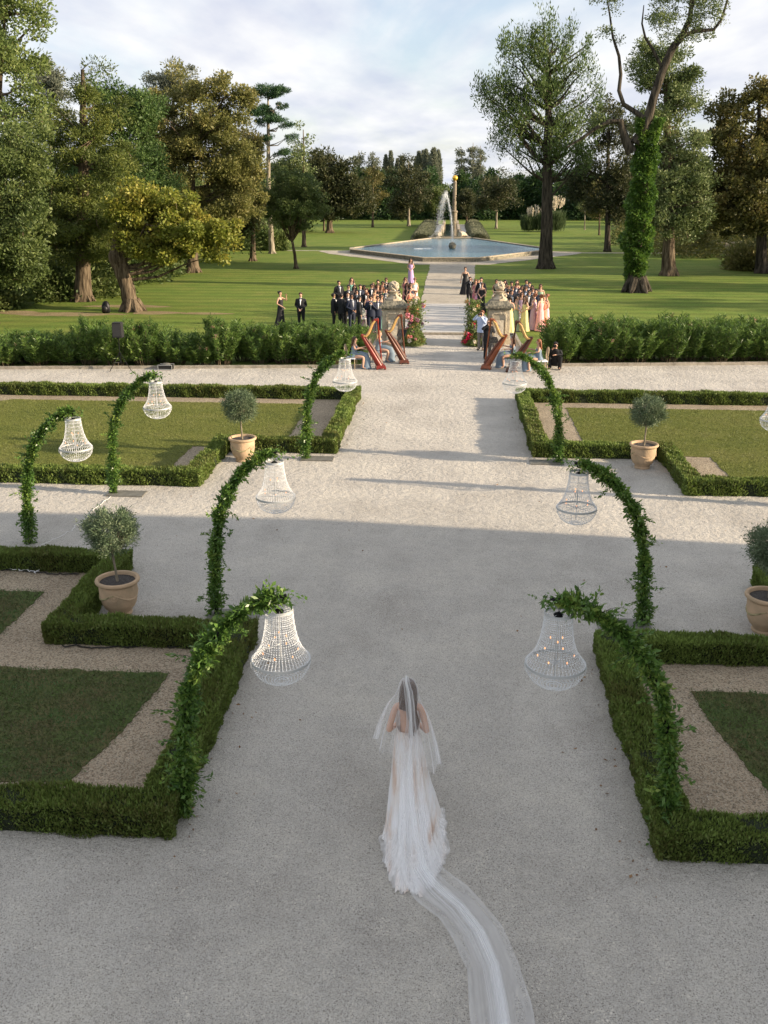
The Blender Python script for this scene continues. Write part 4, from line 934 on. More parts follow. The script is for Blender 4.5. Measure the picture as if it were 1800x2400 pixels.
# foam where the spray lands
n=500;a=r.uniform(0,2*PI,n);q=r.uniform(size=n)**.5;sx=V(915,538,y)[0]
c=np.stack([sx+1.0*q*np.cos(a),y-.5+.9*q*np.sin(a),np.full(n,.31)],1);tag(leafobj('foam',leaves(c,np.stack([np.cos(a),np.sin(a),.15+0*a],1),.14,.08,r=r),M['spray']),'pale ring of foam left of the stone ball','foam',None,'stuff')
# cascade channel with walks, mounds and obelisk
y1,y2=142,205
def lerpx(xa,xb,y): return xa+(xb-xa)*(y-y1)/(y2-y1)
tag(sheet('channel_water',[(-1.1,y1),(1.3,y1),(1.3,y2),(-1.1,y2)],.05,M['darkwater']),kind='structure')
e=empty('cascade_channel',(0,y1,0),'stone channel walls stepping back from the pool to the obelisk','channel')
for s,xa in ((-1,-1.1),(1,1.3)):
    mb=MB();yy=0
    for k,(L_,off,h) in enumerate([(26,.25*s,.45),(22,0,.6),(14,-.1*s,.8)]):
        xo=xa+off;mb.box(min(xo,xo+s*.45),max(xo,xo+s*.45),yy,yy+L_,0,h);yy+=L_+.02
    mb.build('wall',M['coping'],e,smooth=False)
    mb=MB();c0=(xa+s*1.0)
    pts=[(xa+s*(.2+1.6*q),-.5+1.2*math.sin(q*3),.85-.5*q+.15*math.sin(q*6)) for q in [i/8 for i in range(9)]];mb.tube(pts,[.34,.36,.36,.33,.3,.28,.26,.25,.24],10);mb.build('scroll',M['stone'],e)
mb=MB();mb.box(-1.3,1.5,-.6,-.3,.5,.62);
for k in range(9): mb.box(-1.2+k*.3,-1.1+k*.3,-.5,-.4,.0,.5)
mb.build('weir',M['darkstone'],e,smooth=False)
sheet('channel_walk_west',[(-2.9,143.2),(-1.85,143.2),(-1.6,y2),(-2.9,y2)],.004,M['slab'])
sheet('channel_walk_east',[(2.05,143.2),(3.15,143.2),(3.15,y2),(1.85,y2)],.004,M['slab'])
for s,lb in ((-1,'silvery clipped mounds along the left channel walk'),(1,'silvery clipped mounds along the right channel walk')):
    x0=-3.95 if s<0 else 4.25
    e=empty('lavender_mounds',(x0,y1,0),lb,'shrub');r=np.random.default_rng(300+s);n=22000
    aq=r.uniform(0,PI,1600);rq=r.uniform(size=1600)**.5;yy=r.uniform(0,62,n);a=r.uniform(0,PI,n);bump=1+.16*np.abs(np.sin(yy*.42))+.1*np.sin(yy*1.1);dx=s*.004*yy
    c=np.stack([dx+1.05*bump*np.cos(a),yy,.68*bump*np.sin(a)],1);d=np.stack([np.cos(a),r.normal(size=n)*.5,np.sin(a)+.2],1)
    leafobj('foliage',[leaves(c,d,.35,.13,r=r),leaves(np.stack([rq*1.0*np.cos(aq),-.1-.3*(1-rq),rq*.68*np.sin(aq)],1),np.stack([np.cos(aq)*.5,-1+0*aq,np.sin(aq)],1),.35,.13,r=r)],M['lavender'],e)
    mb=MB();mb.tube([(0,1.0,.0),(s*.004*62,62,.0)],[.85,.85],10,flat=.55);mb.build('core',M['hedge_core'],e)
yO=208.;xO,zO=V(979,408,yO);xo0=V(981,470,yO)[0]
e=empty('obelisk',(xo0,yO,0),'tall tapering stone column topped by a gilded ball','monument')
_,zt=V(979,384,yO);MB().lathe([(.75,0),(.72,.3),(.6,.4),(.58,2.2),(.72,2.3),(.7,2.6),(.42,2.7),(.41,3.2),(.36,zt-.9),(.34,zt-.75),(.28,zt-.65),(.2,zt-.5)],20).build('shaft',M['column'],e)
MB().ball((0,0,zt-.05),.56,20,14).build('ball',M['gold'],e)
# far right stone bits
x,y=D(1535,545)
e=empty('stone_balustrade',(x,y,0),'old stone balustrade piers where the side path meets the right hedge','balustrade')
for k in range(3): MB().box(k*1.6,k*1.6+.5,0,.5,0,1.3,.03).build('pier',M['stone'],e,smooth=False)
MB().box(.5,3.7,.1,.4,1.0,1.15).build('rail',M['stone'],e,smooth=False)
for k in range(8): MB().lathe([(.05,.0),(.1,.3),(.05,.7),(.08,1.0)],8,(.7+k*.38,.25,0)).build('baluster',M['stone'],e)
# rucksack by the pollard
e=empty('backpack',(-20.15,57.0,0),'black rucksack leaning against the gnarled trunk','bag');MB().loft([(0,0,0,.2,.12),(0,0,.08,.26,.18),(0,0,.4,.24,.17),(.02,0,.62,.17,.12),(.03,0,.7,.08,.05)],14,fold=[0,.05,.05,.04,0],nf=4).build('body',M['black_metal'],e);MB().ball((0,-.2,.26),.17,10,8,sz=1.1,sy=.6).build('pocket',M['cable_black'],e)
mb=MB();mb.tube([(-.1,.15,.65),(-.12,.28,.5),(-.1,.22,.15)],.02,5);mb.tube([(.1,.15,.65),(.12,.28,.5),(.1,.22,.15)],.02,5);mb.build('strap',M['cable_black'],e)
# ------------------------------------------------------------------ gate piers
def pier(x,y,label):
    e=empty('stone_pier',(x,y,0),label,'pier')
    MB().box(-.62,.62,-.62,.62,0,.25,.02).build('plinth',M['stone'],e,smooth=False)
    mb=MB();mb.box(-.5,.5,-.5,.5,.25,1.62)
    for s in (0,1,2,3):
        c,s_=math.cos(s*PI/2),math.sin(s*PI/2)
        def rot(a,b,z): return (a*c-b*s_,a*s_+b*c,z)
        # raised frame with clipped corners round a sunk panel
        fr=[(-.36,.4),(-.26,.3),(.26,.3),(.36,.4),(.36,1.42),(.26,1.52),(-.26,1.52),(-.36,1.42)]
        fi=[(a*.8,.91+(b-.91)*.84) for a,b in fr];V_=[];F_=[]
        for (a,b) in fr:V_.append(rot(a,-.502,b))
        for (a,b) in fr:V_.append(rot(a*.97,-.54,.91+(b-.91)*.98))
        for (a,b) in fi:V_.append(rot(a,-.54,b))
        for (a,b) in fi:V_.append(rot(a,-.502,b))
        for k in range(8):
            for q in range(3):F_.append((q*8+k,q*8+(k+1)%8,(q+1)*8+(k+1)%8,(q+1)*8+k))
        mb.add(V_,F_)
    mb.build('shaft',M['stone'],e,smooth=False)
    mb=MB();mb.box(-.56,.56,-.56,.56,1.62,1.70);mb.box(-.66,.66,-.66,.66,1.703,1.80);mb.box(-.58,.58,-.58,.58,1.803,2.02,.16);mb.build('cap',M['darkstone'],e,smooth=False)
    mb=MB();mb.lathe([(.36,2.02),(.37,2.1),(.3,2.14),(.22,2.2),(.17,2.28),(.2,2.36),(.28,2.42)],20,fold=.04,nf=8)
    for k in range(4):
        a=k*PI/2+.4;mb.tube([(.3*math.cos(a),.3*math.sin(a),2.12),(.36*math.cos(a),.36*math.sin(a),2.2),(.3*math.cos(a),.3*math.sin(a),2.3),(.2*math.cos(a),.2*math.sin(a),2.26)],.05,6)
    mb.build('finial_base',M['stone'],e)
    mb=MB();mb.ball((0,0,2.66),.2,16,12)
    r=np.random.default_rng(int(abs(x)*10));u=unit(r.normal(size=(70,3)));u=u[u[:,2]>-.75]
    for q in u: mb.ball(tuple(np.array([0,0,2.66])+q*.21),.055,7,5)
    mb.build('carved_fruit_ball',M['stone'],e)
    # scroll buttress towards the court
    mb=MB();pr=[(-.62,0),(-1.5,0),(-1.55,.3),(-1.3,.42),(-1.0,.55),(-.85,.8),(-.62,1.15)]
    mb.add([(-.22,a,b) for a,b in pr]+[(.22,a,b) for a,b in pr],[tuple(range(6,-1,-1)),tuple(range(7,14))]+[(i,(i+1)%7,(i+1)%7+7,i+7) for i in range(7)])
    mb.tube([(-.24,-1.4,.3),(.24,-1.4,.3)],.2,12);mb.build('scroll_buttress',M['stone'],e,smooth=False)
    return e
PL=(-2.3,46.6);PR=(2.72,46.9)
pier(*PL,'stone gate pier with carved fruit ball, left of the aisle');pier(*PR,'stone gate pier with carved fruit ball, right of the aisle')
# flowers tumbling down the piers on the aisle side
FC={n:leafmat('petal_'+n,c1,c2,pscale=5,trans=.2) for n,(c1,c2) in dict(crimson=((.5,.01,.06),(.75,.04,.12)),pink=((.7,.2,.28),(.85,.42,.45)),peach=((.8,.3,.14),(.85,.5,.3)),cream=((.75,.66,.5),(.85,.8,.7)),mauve=((.3,.06,.2),(.5,.2,.38))).items()}
def flowers(x,y,sg,label,seed):
    r=np.random.default_rng(seed);e=empty('flower_arrangement',(x,y,0),label,'flowers')
    def pts(n):
        k=r.uniform(size=n);low=k<.62
        u=unit(r.normal(size=(n,3)));u[:,2]=abs(u[:,2])
        a=u*np.array([.62,.8,.75])*(r.uniform(size=(n,1))**.3)+np.array([0,-.25,.05])
        z=r.uniform(.5,2.05,n);b=np.stack([-sg*.12+r.normal(size=n)*.17,.1+r.normal(size=n)*.3,z],1)
        return np.where(low[:,None],a,b)
    c=pts(6500);leafobj('foliage',leaves(c,r.normal(size=(len(c),3))+[0,0,.3],.12,.05,r=r),M['lf_lime'],e)
    for nme,nb in (('crimson',7),('pink',16),('peach',16),('cream',9),('mauve',9)):
        p=pts(nb)
        for q in p:
            m_=36;rr=r.uniform(.05,.1)*(1.35 if nme=='crimson' else 1);u=unit(r.normal(size=(m_,3)));o_=np.array([0,-.12,.08])
            leafobj('bloom',leaves(q+o_+u*rr*.35,u,rr,rr*.9,r=r),FC[nme],e)
flowers(-1.38,46.2,-1,'pink, red and cream flowers tumbling down the left pier',401)
flowers(1.62,46.4,1,'pink, mauve and red flowers tumbling down the right pier',402)
# ------------------------------------------------------------------ people
def skin_mesh(name,vs,es,rad,sub=1,root=0):
    me=bpy.data.meshes.new(name);me.from_pydata(vs,es,[]);o=bpy.data.objects.new('tmp',me);COL.objects.link(o)
    m=o.modifiers.new('s','SKIN');m.use_smooth_shade=True;m.branch_smoothing=.6
    sv=me.skin_vertices[0].data if me.skin_vertices else None
    for i,r in enumerate(rad):
        sv[i].radius=r if hasattr(r,'__len__') else (r,r)
        sv[i].use_root=(i==root)
    s=o.modifiers.new('b','SUBSURF');s.levels=sub;s.render_levels=sub
    bpy.context.view_layer.update()
    dg=bpy.context.evaluated_depsgraph_get();out=bpy.data.meshes.new_from_object(o.evaluated_get(dg))
    out.name=name;bpy.data.objects.remove(o);bpy.data.meshes.remove(me)
    return out
def VA(*p): return Vector(p)
POSE={ # elbowR,wristR,elbowL,wristL (x positive = figure's left hand side), all facing -Y
 'down':((-.25,.02,1.15),(-.26,-.05,.9),(.25,.02,1.15),(.26,-.05,.9)),
 'clasp':((-.25,.03,1.14),(-.07,-.2,.98),(.25,.03,1.14),(.07,-.2,.98)),
 'phone':((-.25,.03,1.14),(-.08,-.2,.98),(.24,-.2,1.28),(.1,-.3,1.52)),
 'pray':((-.23,-.08,1.14),(-.035,-.25,1.38),(.23,-.08,1.14),(.035,-.25,1.38)),
 'camera':((-.3,-.14,1.36),(-.09,-.22,1.58),(.22,-.15,1.22),(.05,-.25,1.52)),
 'bride':((-.25,.06,1.1),(-.1,-.2,1.08),(.25,.06,1.1),(.1,-.2,1.08)),
 'harp':((-.24,-.12,.83),(-.14,-.44,.92),(.24,-.1,.83),(.14,-.36,.8)),
 'crouch':((-.24,-.22,.62),(-.09,-.36,.82),(.24,-.2,.6),(.07,-.33,.6))}
def skeleton(pose,female):
    seat=pose in('harp','crouch');vs=[];rd=[];es=[]
    def add(p,r,par=None):
        vs.append(tuple(p));rd.append(r)
        if par is not None:es.append((par,len(vs)-1))
        return len(vs)-1
    f=.88 if female else 1
    if pose=='harp': dz,lean=-.44,-.06
    elif pose=='crouch': dz,lean=-.68,-.22
    else: dz,lean=0,0
    pel=add((0,0,.94+dz),(.13,.10))
    ab=add((0,lean*.3,1.1+dz),(.115*f,.085),pel);ch=add((0,lean*.6,1.27+dz),(.15*f,.1),ab);up=add((0,lean*.85,1.4+dz),(.13*f,.075),ch)
    nk=add((0,lean+.005,1.5+dz),(.052*f,.055),up);h0=add((0,lean-.02,1.575+dz),(.058,.062),nk);h1=add((0,lean-.005,1.645+dz),(.076,.092),h0);h2=add((0,lean+.005,1.715+dz),(.055,.07),h1)
    no=add((0,lean-.105,1.63+dz),.012,h1)
    for s in(-1,1): add((s*.088,lean+.005,1.635+dz),.013,h1)
    eR,wR,eL,wL=POSE[pose]
    for s,e_,w_ in((-1,eR,wR),(1,eL,wL)):
        sh=add((s*.165*f,lean*.85,1.405+dz),.052*f,up);e_=VA(*e_);w_=VA(*w_);e_.x*=(.93 if female else 1)
        m1=add((VA(*vs[sh])+e_)/2,.046*f,sh);el=add(e_,.038*f,m1);m2=add((e_+w_)/2+VA(0,0,.0),.035*f,el);wr=add(w_,.024,m2)
        u=(w_-e_).normalized();sd=u.cross(VA(0,0,1))
        sd=sd.normalized() if sd.length>.2 else VA(1,0,0)
        nn=u.cross(sd).normalized()
        pa=add(w_+u*.06,(.03,.02),wr)
        for k,q in enumerate((-1.5,-.5,.5,1.5)):
            b_=add(w_+u*.095+sd*q*.019,.0095,pa);L_=(.036,.045,.042,.03)[k];m_=add(w_+u*(.095+L_)+sd*q*.02+nn*.008,.0085,b_);add(w_+u*(.095+L_*1.6)+sd*q*.02+nn*.03,.007,m_)
        t0=add(w_+u*.035+sd*s*.028,.011,pa);add(w_+u*.075+sd*s*.055+nn*.012,.009,t0)
    for s in(-1,1):
        if pose=='harp': pts=[((s*.09,-.02,.5),.085),((s*.12,-.24,.52),.075),((s*.14,-.44,.5),.056),((s*.14,-.42,.28),.05),((s*.13,-.4,.08),.034),((s*.13,-.53,.04),.03)]
        elif pose=='crouch': pts=[((s*.1,0,.27),.085),((s*.17,-.16,.4),.075),((s*.22,-.34,.5),.056),((s*.2,-.24,.28),.05),((s*.18,-.15,.09),.036),((s*.19,-.3,.04),.032)]
        else: pts=[((s*.09,0,.88),.086*f),((s*.095,-.005,.68),.072*f),((s*.1,-.005,.5),.052),((s*.1,.015,.32),.05),((s*.1,.02,.09),.033),((s*.115,-.12,.035),.03)]
        pr=pel
        for p,r_ in pts: pr=add(p,r_,pr)
    return vs,es,rd
BODY={}
def body(pose,female,sub=1):
    k=(pose,female)
    if k not in BODY: BODY[k]=skin_mesh('body',*skeleton(pose,female),sub=sub)
    return BODY[k]
CACHE={}
def cached(key,fn):
    if key not in CACHE: CACHE[key]=fn()
    return CACHE[key]
def headoff(pose): return (-.06,-.44) if pose=='harp' else ((-.22,-.68) if pose=='crouch' else (0,0))
def m_jacket(pose):
    mb=MB();dy,dz=headoff(pose)
    rg=[(.80,.185,.125,0),(.95,.18,.13,.1),(1.08,.165,.12,.3),(1.22,.19,.128,.55),(1.35,.2,.12,.8),(1.42,.165,.095,.9),(1.475,.085,.07,1),(1.50,.065,.06,1)]
    mb.loft([(0,dy*k,z+dz,a*(1.1),b*1.1) for z,a,b,k in rg],20)
    eR,wR,eL,wL=POSE[pose]
    for s,e_,w_ in((-1,eR,wR),(1,eL,wL)):
        sh=VA(s*.165,dy*.85,1.405+dz);e_=VA(*e_);w_=VA(*w_)
        mb.tube([sh+VA(-s*.03,0,.005),sh+VA(s*.01,0,-.01),(sh+e_)/2,e_,(e_+w_)/2,w_-(w_-e_)*.06],[.066,.074,.066,.058,.052,.044],10)
    return mb.mesh('jacket')
def m_trousers(pose):
    mb=MB()
    if pose=='crouch':
        mb.ball((0,.02,.3),.17,12,8,sz=.8)
        for s in(-1,1): mb.tube([(s*.08,0,.28),(s*.17,-.16,.42),(s*.225,-.37,.52),(s*.2,-.24,.28),(s*.18,-.16,.06)],[.11,.095,.08,.068,.07],10)
    else:
        mb.loft([(0,0,.80,.17,.115),(0,0,.9,.17,.12),(0,0,1.0,.155,.11)],16)
        for s in(-1,1): mb.tube([(s*.085,0,.9),(s*.095,-.005,.68),(s*.1,-.005,.5),(s*.1,.012,.3),(s*.1,.005,.06)],[.098,.088,.07,.063,.062],12)
    return mb.mesh('trousers')
def m_shoes(pose):
    mb=MB()
    for s in(-1,1):
        x,y=(.19,-.22) if pose=='crouch' else (.112,-.05)
        mb.ball((s*x,y,.038),.05,10,6,sx=.9,sy=2.6,sz=.75)
    return mb.mesh('shoes')
def m_shirt(pose):
    dy,dz=headoff(pose);mb=MB();z=dz
    mb.add([(-.06,-.1+dy*.9,1.47+z),(.06,-.1+dy*.9,1.47+z),(0,-.158+dy*.5,1.12+z),(0,-.152+dy*.8,1.40+z),(0,-.1+dy*.5,1.12+z)],[(0,2,3),(3,2,1),(0,3,1),(0,4,2),(2,4,1)])
    mb.loft([(0,dy,1.465+z,.068,.066),(0,dy,1.51+z,.062,.06)],14);return mb.mesh('shirt',False)
def m_bow(pose):
    dy,dz=headoff(pose);mb=MB();y=-.135+dy*.9;z=1.455+dz
    for s in(-1,1): mb.add([(0,y-.012,z+.008),(0,y-.012,z-.008),(s*.055,y-.004,z-.025),(s*.055,y-.004,z+.025),(s*.028,y+.012,z)],[(0,1,2,3),(0,3,4),(1,4,2),(3,2,4)])
    return mb.mesh('bow_tie',False)
def m_dress(pose,var):
    mb=MB();nf=[9,12,7][var%3]
    if pose=='harp':
        mb.loft([(0,-.0,.50,.2,.17),(0,-.01,.62,.155,.135),(0,-.03,.76,.14,.11),(0,-.045,.88,.155,.12),(0,-.055,.93,.15,.105)],22)
        mb.tube([(0,.06,.52),(0,-.1,.54),(0,-.3,.55),(0,-.46,.52),(0,-.52,.36),(0,-.5,.16),(0,-.5,.03)],[.15,.17,.175,.17,.165,.185,.22],26,flat=.7)
    else:
        sw=[.0,.05,-.04][var%3]
        mb.loft([(sw,.05,.02,.27,.25),(sw*.7,.03,.25,.235,.21),(sw*.3,.01,.5,.2,.175),(0,0,.75,.178,.15),(0,0,.9,.17,.14),(0,0,1.0,.145,.12),(0,0,1.09,.126,.103),(0,0,1.2,.148,.12),(0,-.004,1.28,.152,.115),(0,-.004,1.33,.148,.1)],36,fold=[.12,.10,.07,.03,.01,0,0,0,0,0],nf=nf,ph=var)
        if var%2: # straps
            for s in(-1,1): mb.tube([(s*.07,-.1,1.31),(s*.085,-.07,1.42),(s*.08,.02,1.45),(s*.07,.09,1.32)],.008,5)
    return mb.mesh('dress')
def m_hair(style,pose):
    dy,dz=headoff(pose);mb=MB();cz=1.668+dz;n=16;m_=12
    t=MB().ball((0,.012+dy,cz),.1,n,m_,sx=.9,sy=1.04,sz=1.0)
    keep=[]
    for f in t.f:
        c=sum((Vector(t.v[i]) for i in f),Vector())/len(f)
        if (c.y-dy)>-.035 and c.z-dz>1.58 or c.z-dz>1.70+((c.y-dy)<-.06)*.02: keep.append(f)
    mb.v=t.v;mb.f=keep
    if style=='long': mb.loft([(0,.06+dy,1.70+dz,.085,.05),(0,.075+dy,1.6+dz,.1,.05),(0,.09+dy,1.48+dz,.105,.045),(0,.11+dy,1.36+dz,.1,.035),(0,.115+dy,1.24+dz,.06,.02)],14,fold=[0,.05,.08,.1,.1],nf=5)
    elif style=='wavy':
        for s in(-1,1): mb.tube([(s*.07,.0+dy,1.68+dz),(s*.1,-.0+dy,1.6+dz),(s*.115,.0+dy,1.5+dz),(s*.1,-.05+dy,1.4+dz),(s*.09,-.08+dy,1.32+dz)],[.03,.04,.045,.04,.015],8)
        mb.loft([(0,.06+dy,1.70+dz,.085,.05),(0,.08+dy,1.55+dz,.11,.05),(0,.1+dy,1.42+dz,.11,.04),(0,.1+dy,1.32+dz,.06,.02)],14,fold=[0,.05,.08,.1],nf=5)
    elif style=='bun': mb.ball((0,.11+dy,1.70+dz),.047,10,8)
    return mb.mesh('hair')
def m_glasses(pose):
    dy,dz=headoff(pose);mb=MB()
    for s in(-1,1): mb.ball((s*.036,-.097+dy,1.648+dz),.03,8,6,sy=.35,sz=.75)
    mb.box(-.075,.075,-.1+dy,-.09+dy,1.655+dz,1.663+dz)
    for s in(-1,1): mb.tube([(s*.075,-.09+dy,1.657+dz),(s*.088,.02+dy,1.65+dz)],.004,4)
    return mb.mesh('sunglasses')
def m_eyes(pose):
    dy,dz=headoff(pose);mb=MB()
    for s in(-1,1): mb.ball((s*.032,-.093+dy,1.648+dz),.011,8,6,sy=.5,sz=.7)
    return mb.mesh('eyes')
def m_mouth(pose):
    dy,dz=headoff(pose);return MB().ball((0,-.087+dy,1.592+dz),.022,8,5,sy=.4,sz=.35).mesh('mouth')
M['lip']=plain('lips',(.4,.1,.09),.5)
def person(x,y,label,sex,rz,outfit,hair='dark',style=None,glasses=False,pose='clasp',s=1.,skin='skin',group=None,shirt='white',var=0,z=0.,glow_=None,vest=None):
    e=empty('person',(x,y,z),label,'person',group,R(rz));e.scale=(s*1.06,s*1.06,s)
    fem=sex=='f'
    link('body',body(pose,fem),M[skin],e)
    hm=M['hair_'+hair]
    if style is None: style='long' if fem else 'short'
    if style!='bald': link('hair',cached(('h',style,pose),lambda:m_hair(style,pose)),hm,e)
    if glasses: link('sunglasses',cached(('g',pose),lambda:m_glasses(pose)),M['black_metal'],e)
    else: link('eyes',cached(('e',pose),lambda:m_eyes(pose)),M['black_metal'],e)
    link('mouth',cached(('m',pose),lambda:m_mouth(pose)),M['lip'],e)
    if fem: link('dress',cached(('d',pose,var%3),lambda:m_dress(pose,var)),M[outfit],e)
    else:
        link('jacket' if shirt!='only' else 'shirt',cached(('j',pose),lambda:m_jacket(pose)),M[outfit],e)
        link('trousers',cached(('t',pose),lambda:m_trousers(pose)),M[vest or outfit],e)
        link('shoes',cached(('s',pose),lambda:m_shoes(pose)),M['black_metal'],e)
        if shirt and shirt!='only':
            link('shirt',cached(('sh',pose),lambda:m_shirt(pose)),M[shirt],e);link('bow_tie',cached(('b',pose),lambda:m_bow(pose)),M['suit'],e)
    return e
GL='wedding guests gathered left of the aisle';GR='wedding guests gathered right of the aisle'
def at_head(px,py,s=1.): return G(px,py,1.755*s)
A3=lambda x,y:(760+x/10.37,650+y/10.37)
A1=lambda x,y:(620+x/4.1475,580+y/4.1475)
A4=lambda x,y:(1160+x/10.37,640+y/10.37)
A2=lambda x,y:(1000+x/4.1475,580+y/4.1475)
L=[ # px, sex, rz, outfit, hair, style, glasses, pose, scale, skin, var, label
 (A3(355,80),'m',30,'suit','dark','short',0,'clasp',1.03,'skin',0,'tall man in black tuxedo and bow tie looking right, standing behind the front row'),
 (A3(665,5),'f',10,'mint','brown','wavy',0,'down',.98,'skin',1,'woman with long brown hair in green strapless gown at the back left of the guests'),
 (A3(225,385),'m',95,'suit','dark','short',1,'down',1,'skin_tan',0,'man in black suit seen in profile, leftmost of the front row'),
 (A3(415,385),'m',150,'suit','dark','short',0,'down',1.02,'skin',0,'man in black suit with his back turned, second from the left in front'),
 (A3(570,360),'m',20,'suit','dark','short',0,'clasp',1,'skin',0,'man in black suit half hidden behind the navy suited man'),
 (A3(660,405),'m',45,'navy','dark','short',1,'clasp',1,'skin_tan',0,'man in navy tuxedo and sunglasses turned to the right'),
 (A3(875,175),'m',0,'navy','dark','short',0,'clasp',1,'skin',0,'man with open navy jacket and broad pale shirt in the middle of the left crowd'),
 (A3(735,180),'f',0,'black_d','dark','wavy',1,'clasp',.95,'skin',0,'woman in black with sunglasses beneath the green gowned woman'),
 (A3(970,190),'f',30,'black_d','dark','long',0,'phone',.95,'skin_tan',1,'woman in black raising a phone in the left crowd'),
 (A3(850,460),'m',100,'suit','dark','short',1,'down',1,'skin',0,'man in black tuxedo standing sideways in front of the white chairs'),
 (A3(1050,370),'f',60,'palepink','auburn','bun',0,'clasp',.95,'skin',2,'woman in pale dress with reddish hair seen from the side'),
 (A3(1130,440),'m',5,'navy','dark','short',1,'pray',1.02,'skin',0,'man in navy tuxedo adjusting his buttons, front middle'),
 (A3(1300,450),'m',10,'navy','dark','short',1,'down',1,'skin',0,'man in navy suit and sunglasses beside the mint gowned woman'),
 (A3(1390,405),'f',20,'mint','dark','wavy',1,'clasp',.96,'skin',0,'woman in long mint satin gown and sunglasses in the front row'),
 (A3(1150,160),'m',5,'suit','dark','short',1,'clasp',1,'skin_tan',0,'man in black suit and sunglasses in the middle rows left'),
 (A3(1190,128),'f',0,'gold_d','blond','long',0,'clasp',.95,'skin',1,'fair haired woman behind the man in sunglasses'),
 (A3(1305,60),'m',0,'suit','dark','short',0,'phone',1.02,'skin',0,'dark haired man holding up a phone in the back left rows'),
 (A3(1300,150),'f',0,'black_d','brown','long',1,'clasp',.96,'skin',0,'brown haired woman in black and sunglasses below the raised phone'),
 (A3(1395,200),'f',0,'green_d','auburn','wavy',1,'clasp',.95,'skin',1,'auburn haired woman in a dark green top and sunglasses'),
 (A3(1200,380),'f',0,'yellow','blond','long',1,'clasp',.95,'skin',2,'blonde woman in yellow behind the navy tuxedo'),
 (A3(1505,10),'m',0,'suit','brown','short',1,'pray',1.03,'skin',0,'tall man with his hands pressed to his face at the back'),
 (A3(1500,262),'m',0,'navy','dark','short',0,'clasp',1,'skin',0,'man in tuxedo and bow tie close to the left pier'),
 (A3(1580,130),'f',-10,'rose','dark','wavy',0,'clasp',.95,'skin',0,'dark haired woman in deep rose behind the left pier'),
 (A3(1602,240),'f',0,'gold_d','blond','bun',1,'clasp',.95,'skin',1,'blonde woman with pinned up hair near the left pier'),
 (A3(1610,345),'f',0,'black_d','brown','wavy',1,'clasp',.95,'skin_tan',2,'brown haired woman with sunglasses beside the pier cap'),
 (A3(1375,348),'f',15,'teal','dark','bun',1,'clasp',.95,'skin',0,'woman in teal with pinned hair and sunglasses'),
 (A3(1520,520),'m',70,'suit','dark','short',0,'down',1,'skin_tan',0,'man in black right beside the left pier'),
 (A1(1270,350),'m',0,'suit','dark','short',0,'down',1,'skin',0,'dark suited man half hidden by the carved fruit ball on the left'),
 (A1(1385,342),'f',20,'black_d','dark','wavy',1,'clasp',.95,'skin',0,'dark haired woman in black just right of the left fruit ball'),
 (A1(1370,288),'f',20,'rose','brown','wavy',1,'clasp',.95,'skin',1,'brown haired woman in rose behind the left fruit ball'),
 (A1(1462,293),'f',30,'floral','blond','short',1,'clasp',.95,'skin',2,'short haired blonde woman in a pale patterned dress by the path'),
 (A1(1422,345),'f',20,'navy','brown','long',1,'clasp',.95,'skin',0,'woman in navy standing close to the path edge'),
 (A1(1415,395),'f',30,'coral','dark','bun',0,'clasp',.93,'skin',1,'woman in coral above the left flowers'),
 (A1(1468,420),'f',10,'floral','auburn','bun',0,'down',.93,'skin',0,'woman in white at the aisle end of the left crowd'),
 (A1(1422,108),'f',0,'lavender_d','brown','wavy',0,'clasp',1.0,'skin',1,'bridesmaid in lavender gown walking alone on the lawn edge'),
 (A1(150,424),'f',60,'black_d','dark','bun',0,'phone',.98,'skin',2,'woman in long black dress photographing with a phone, far left of the guests'),
 (A1(350,437),'m',0,'suit','brown','short',0,'clasp',1,'skin',0,'man in black suit standing alone with folded hands behind the oleanders'),
]
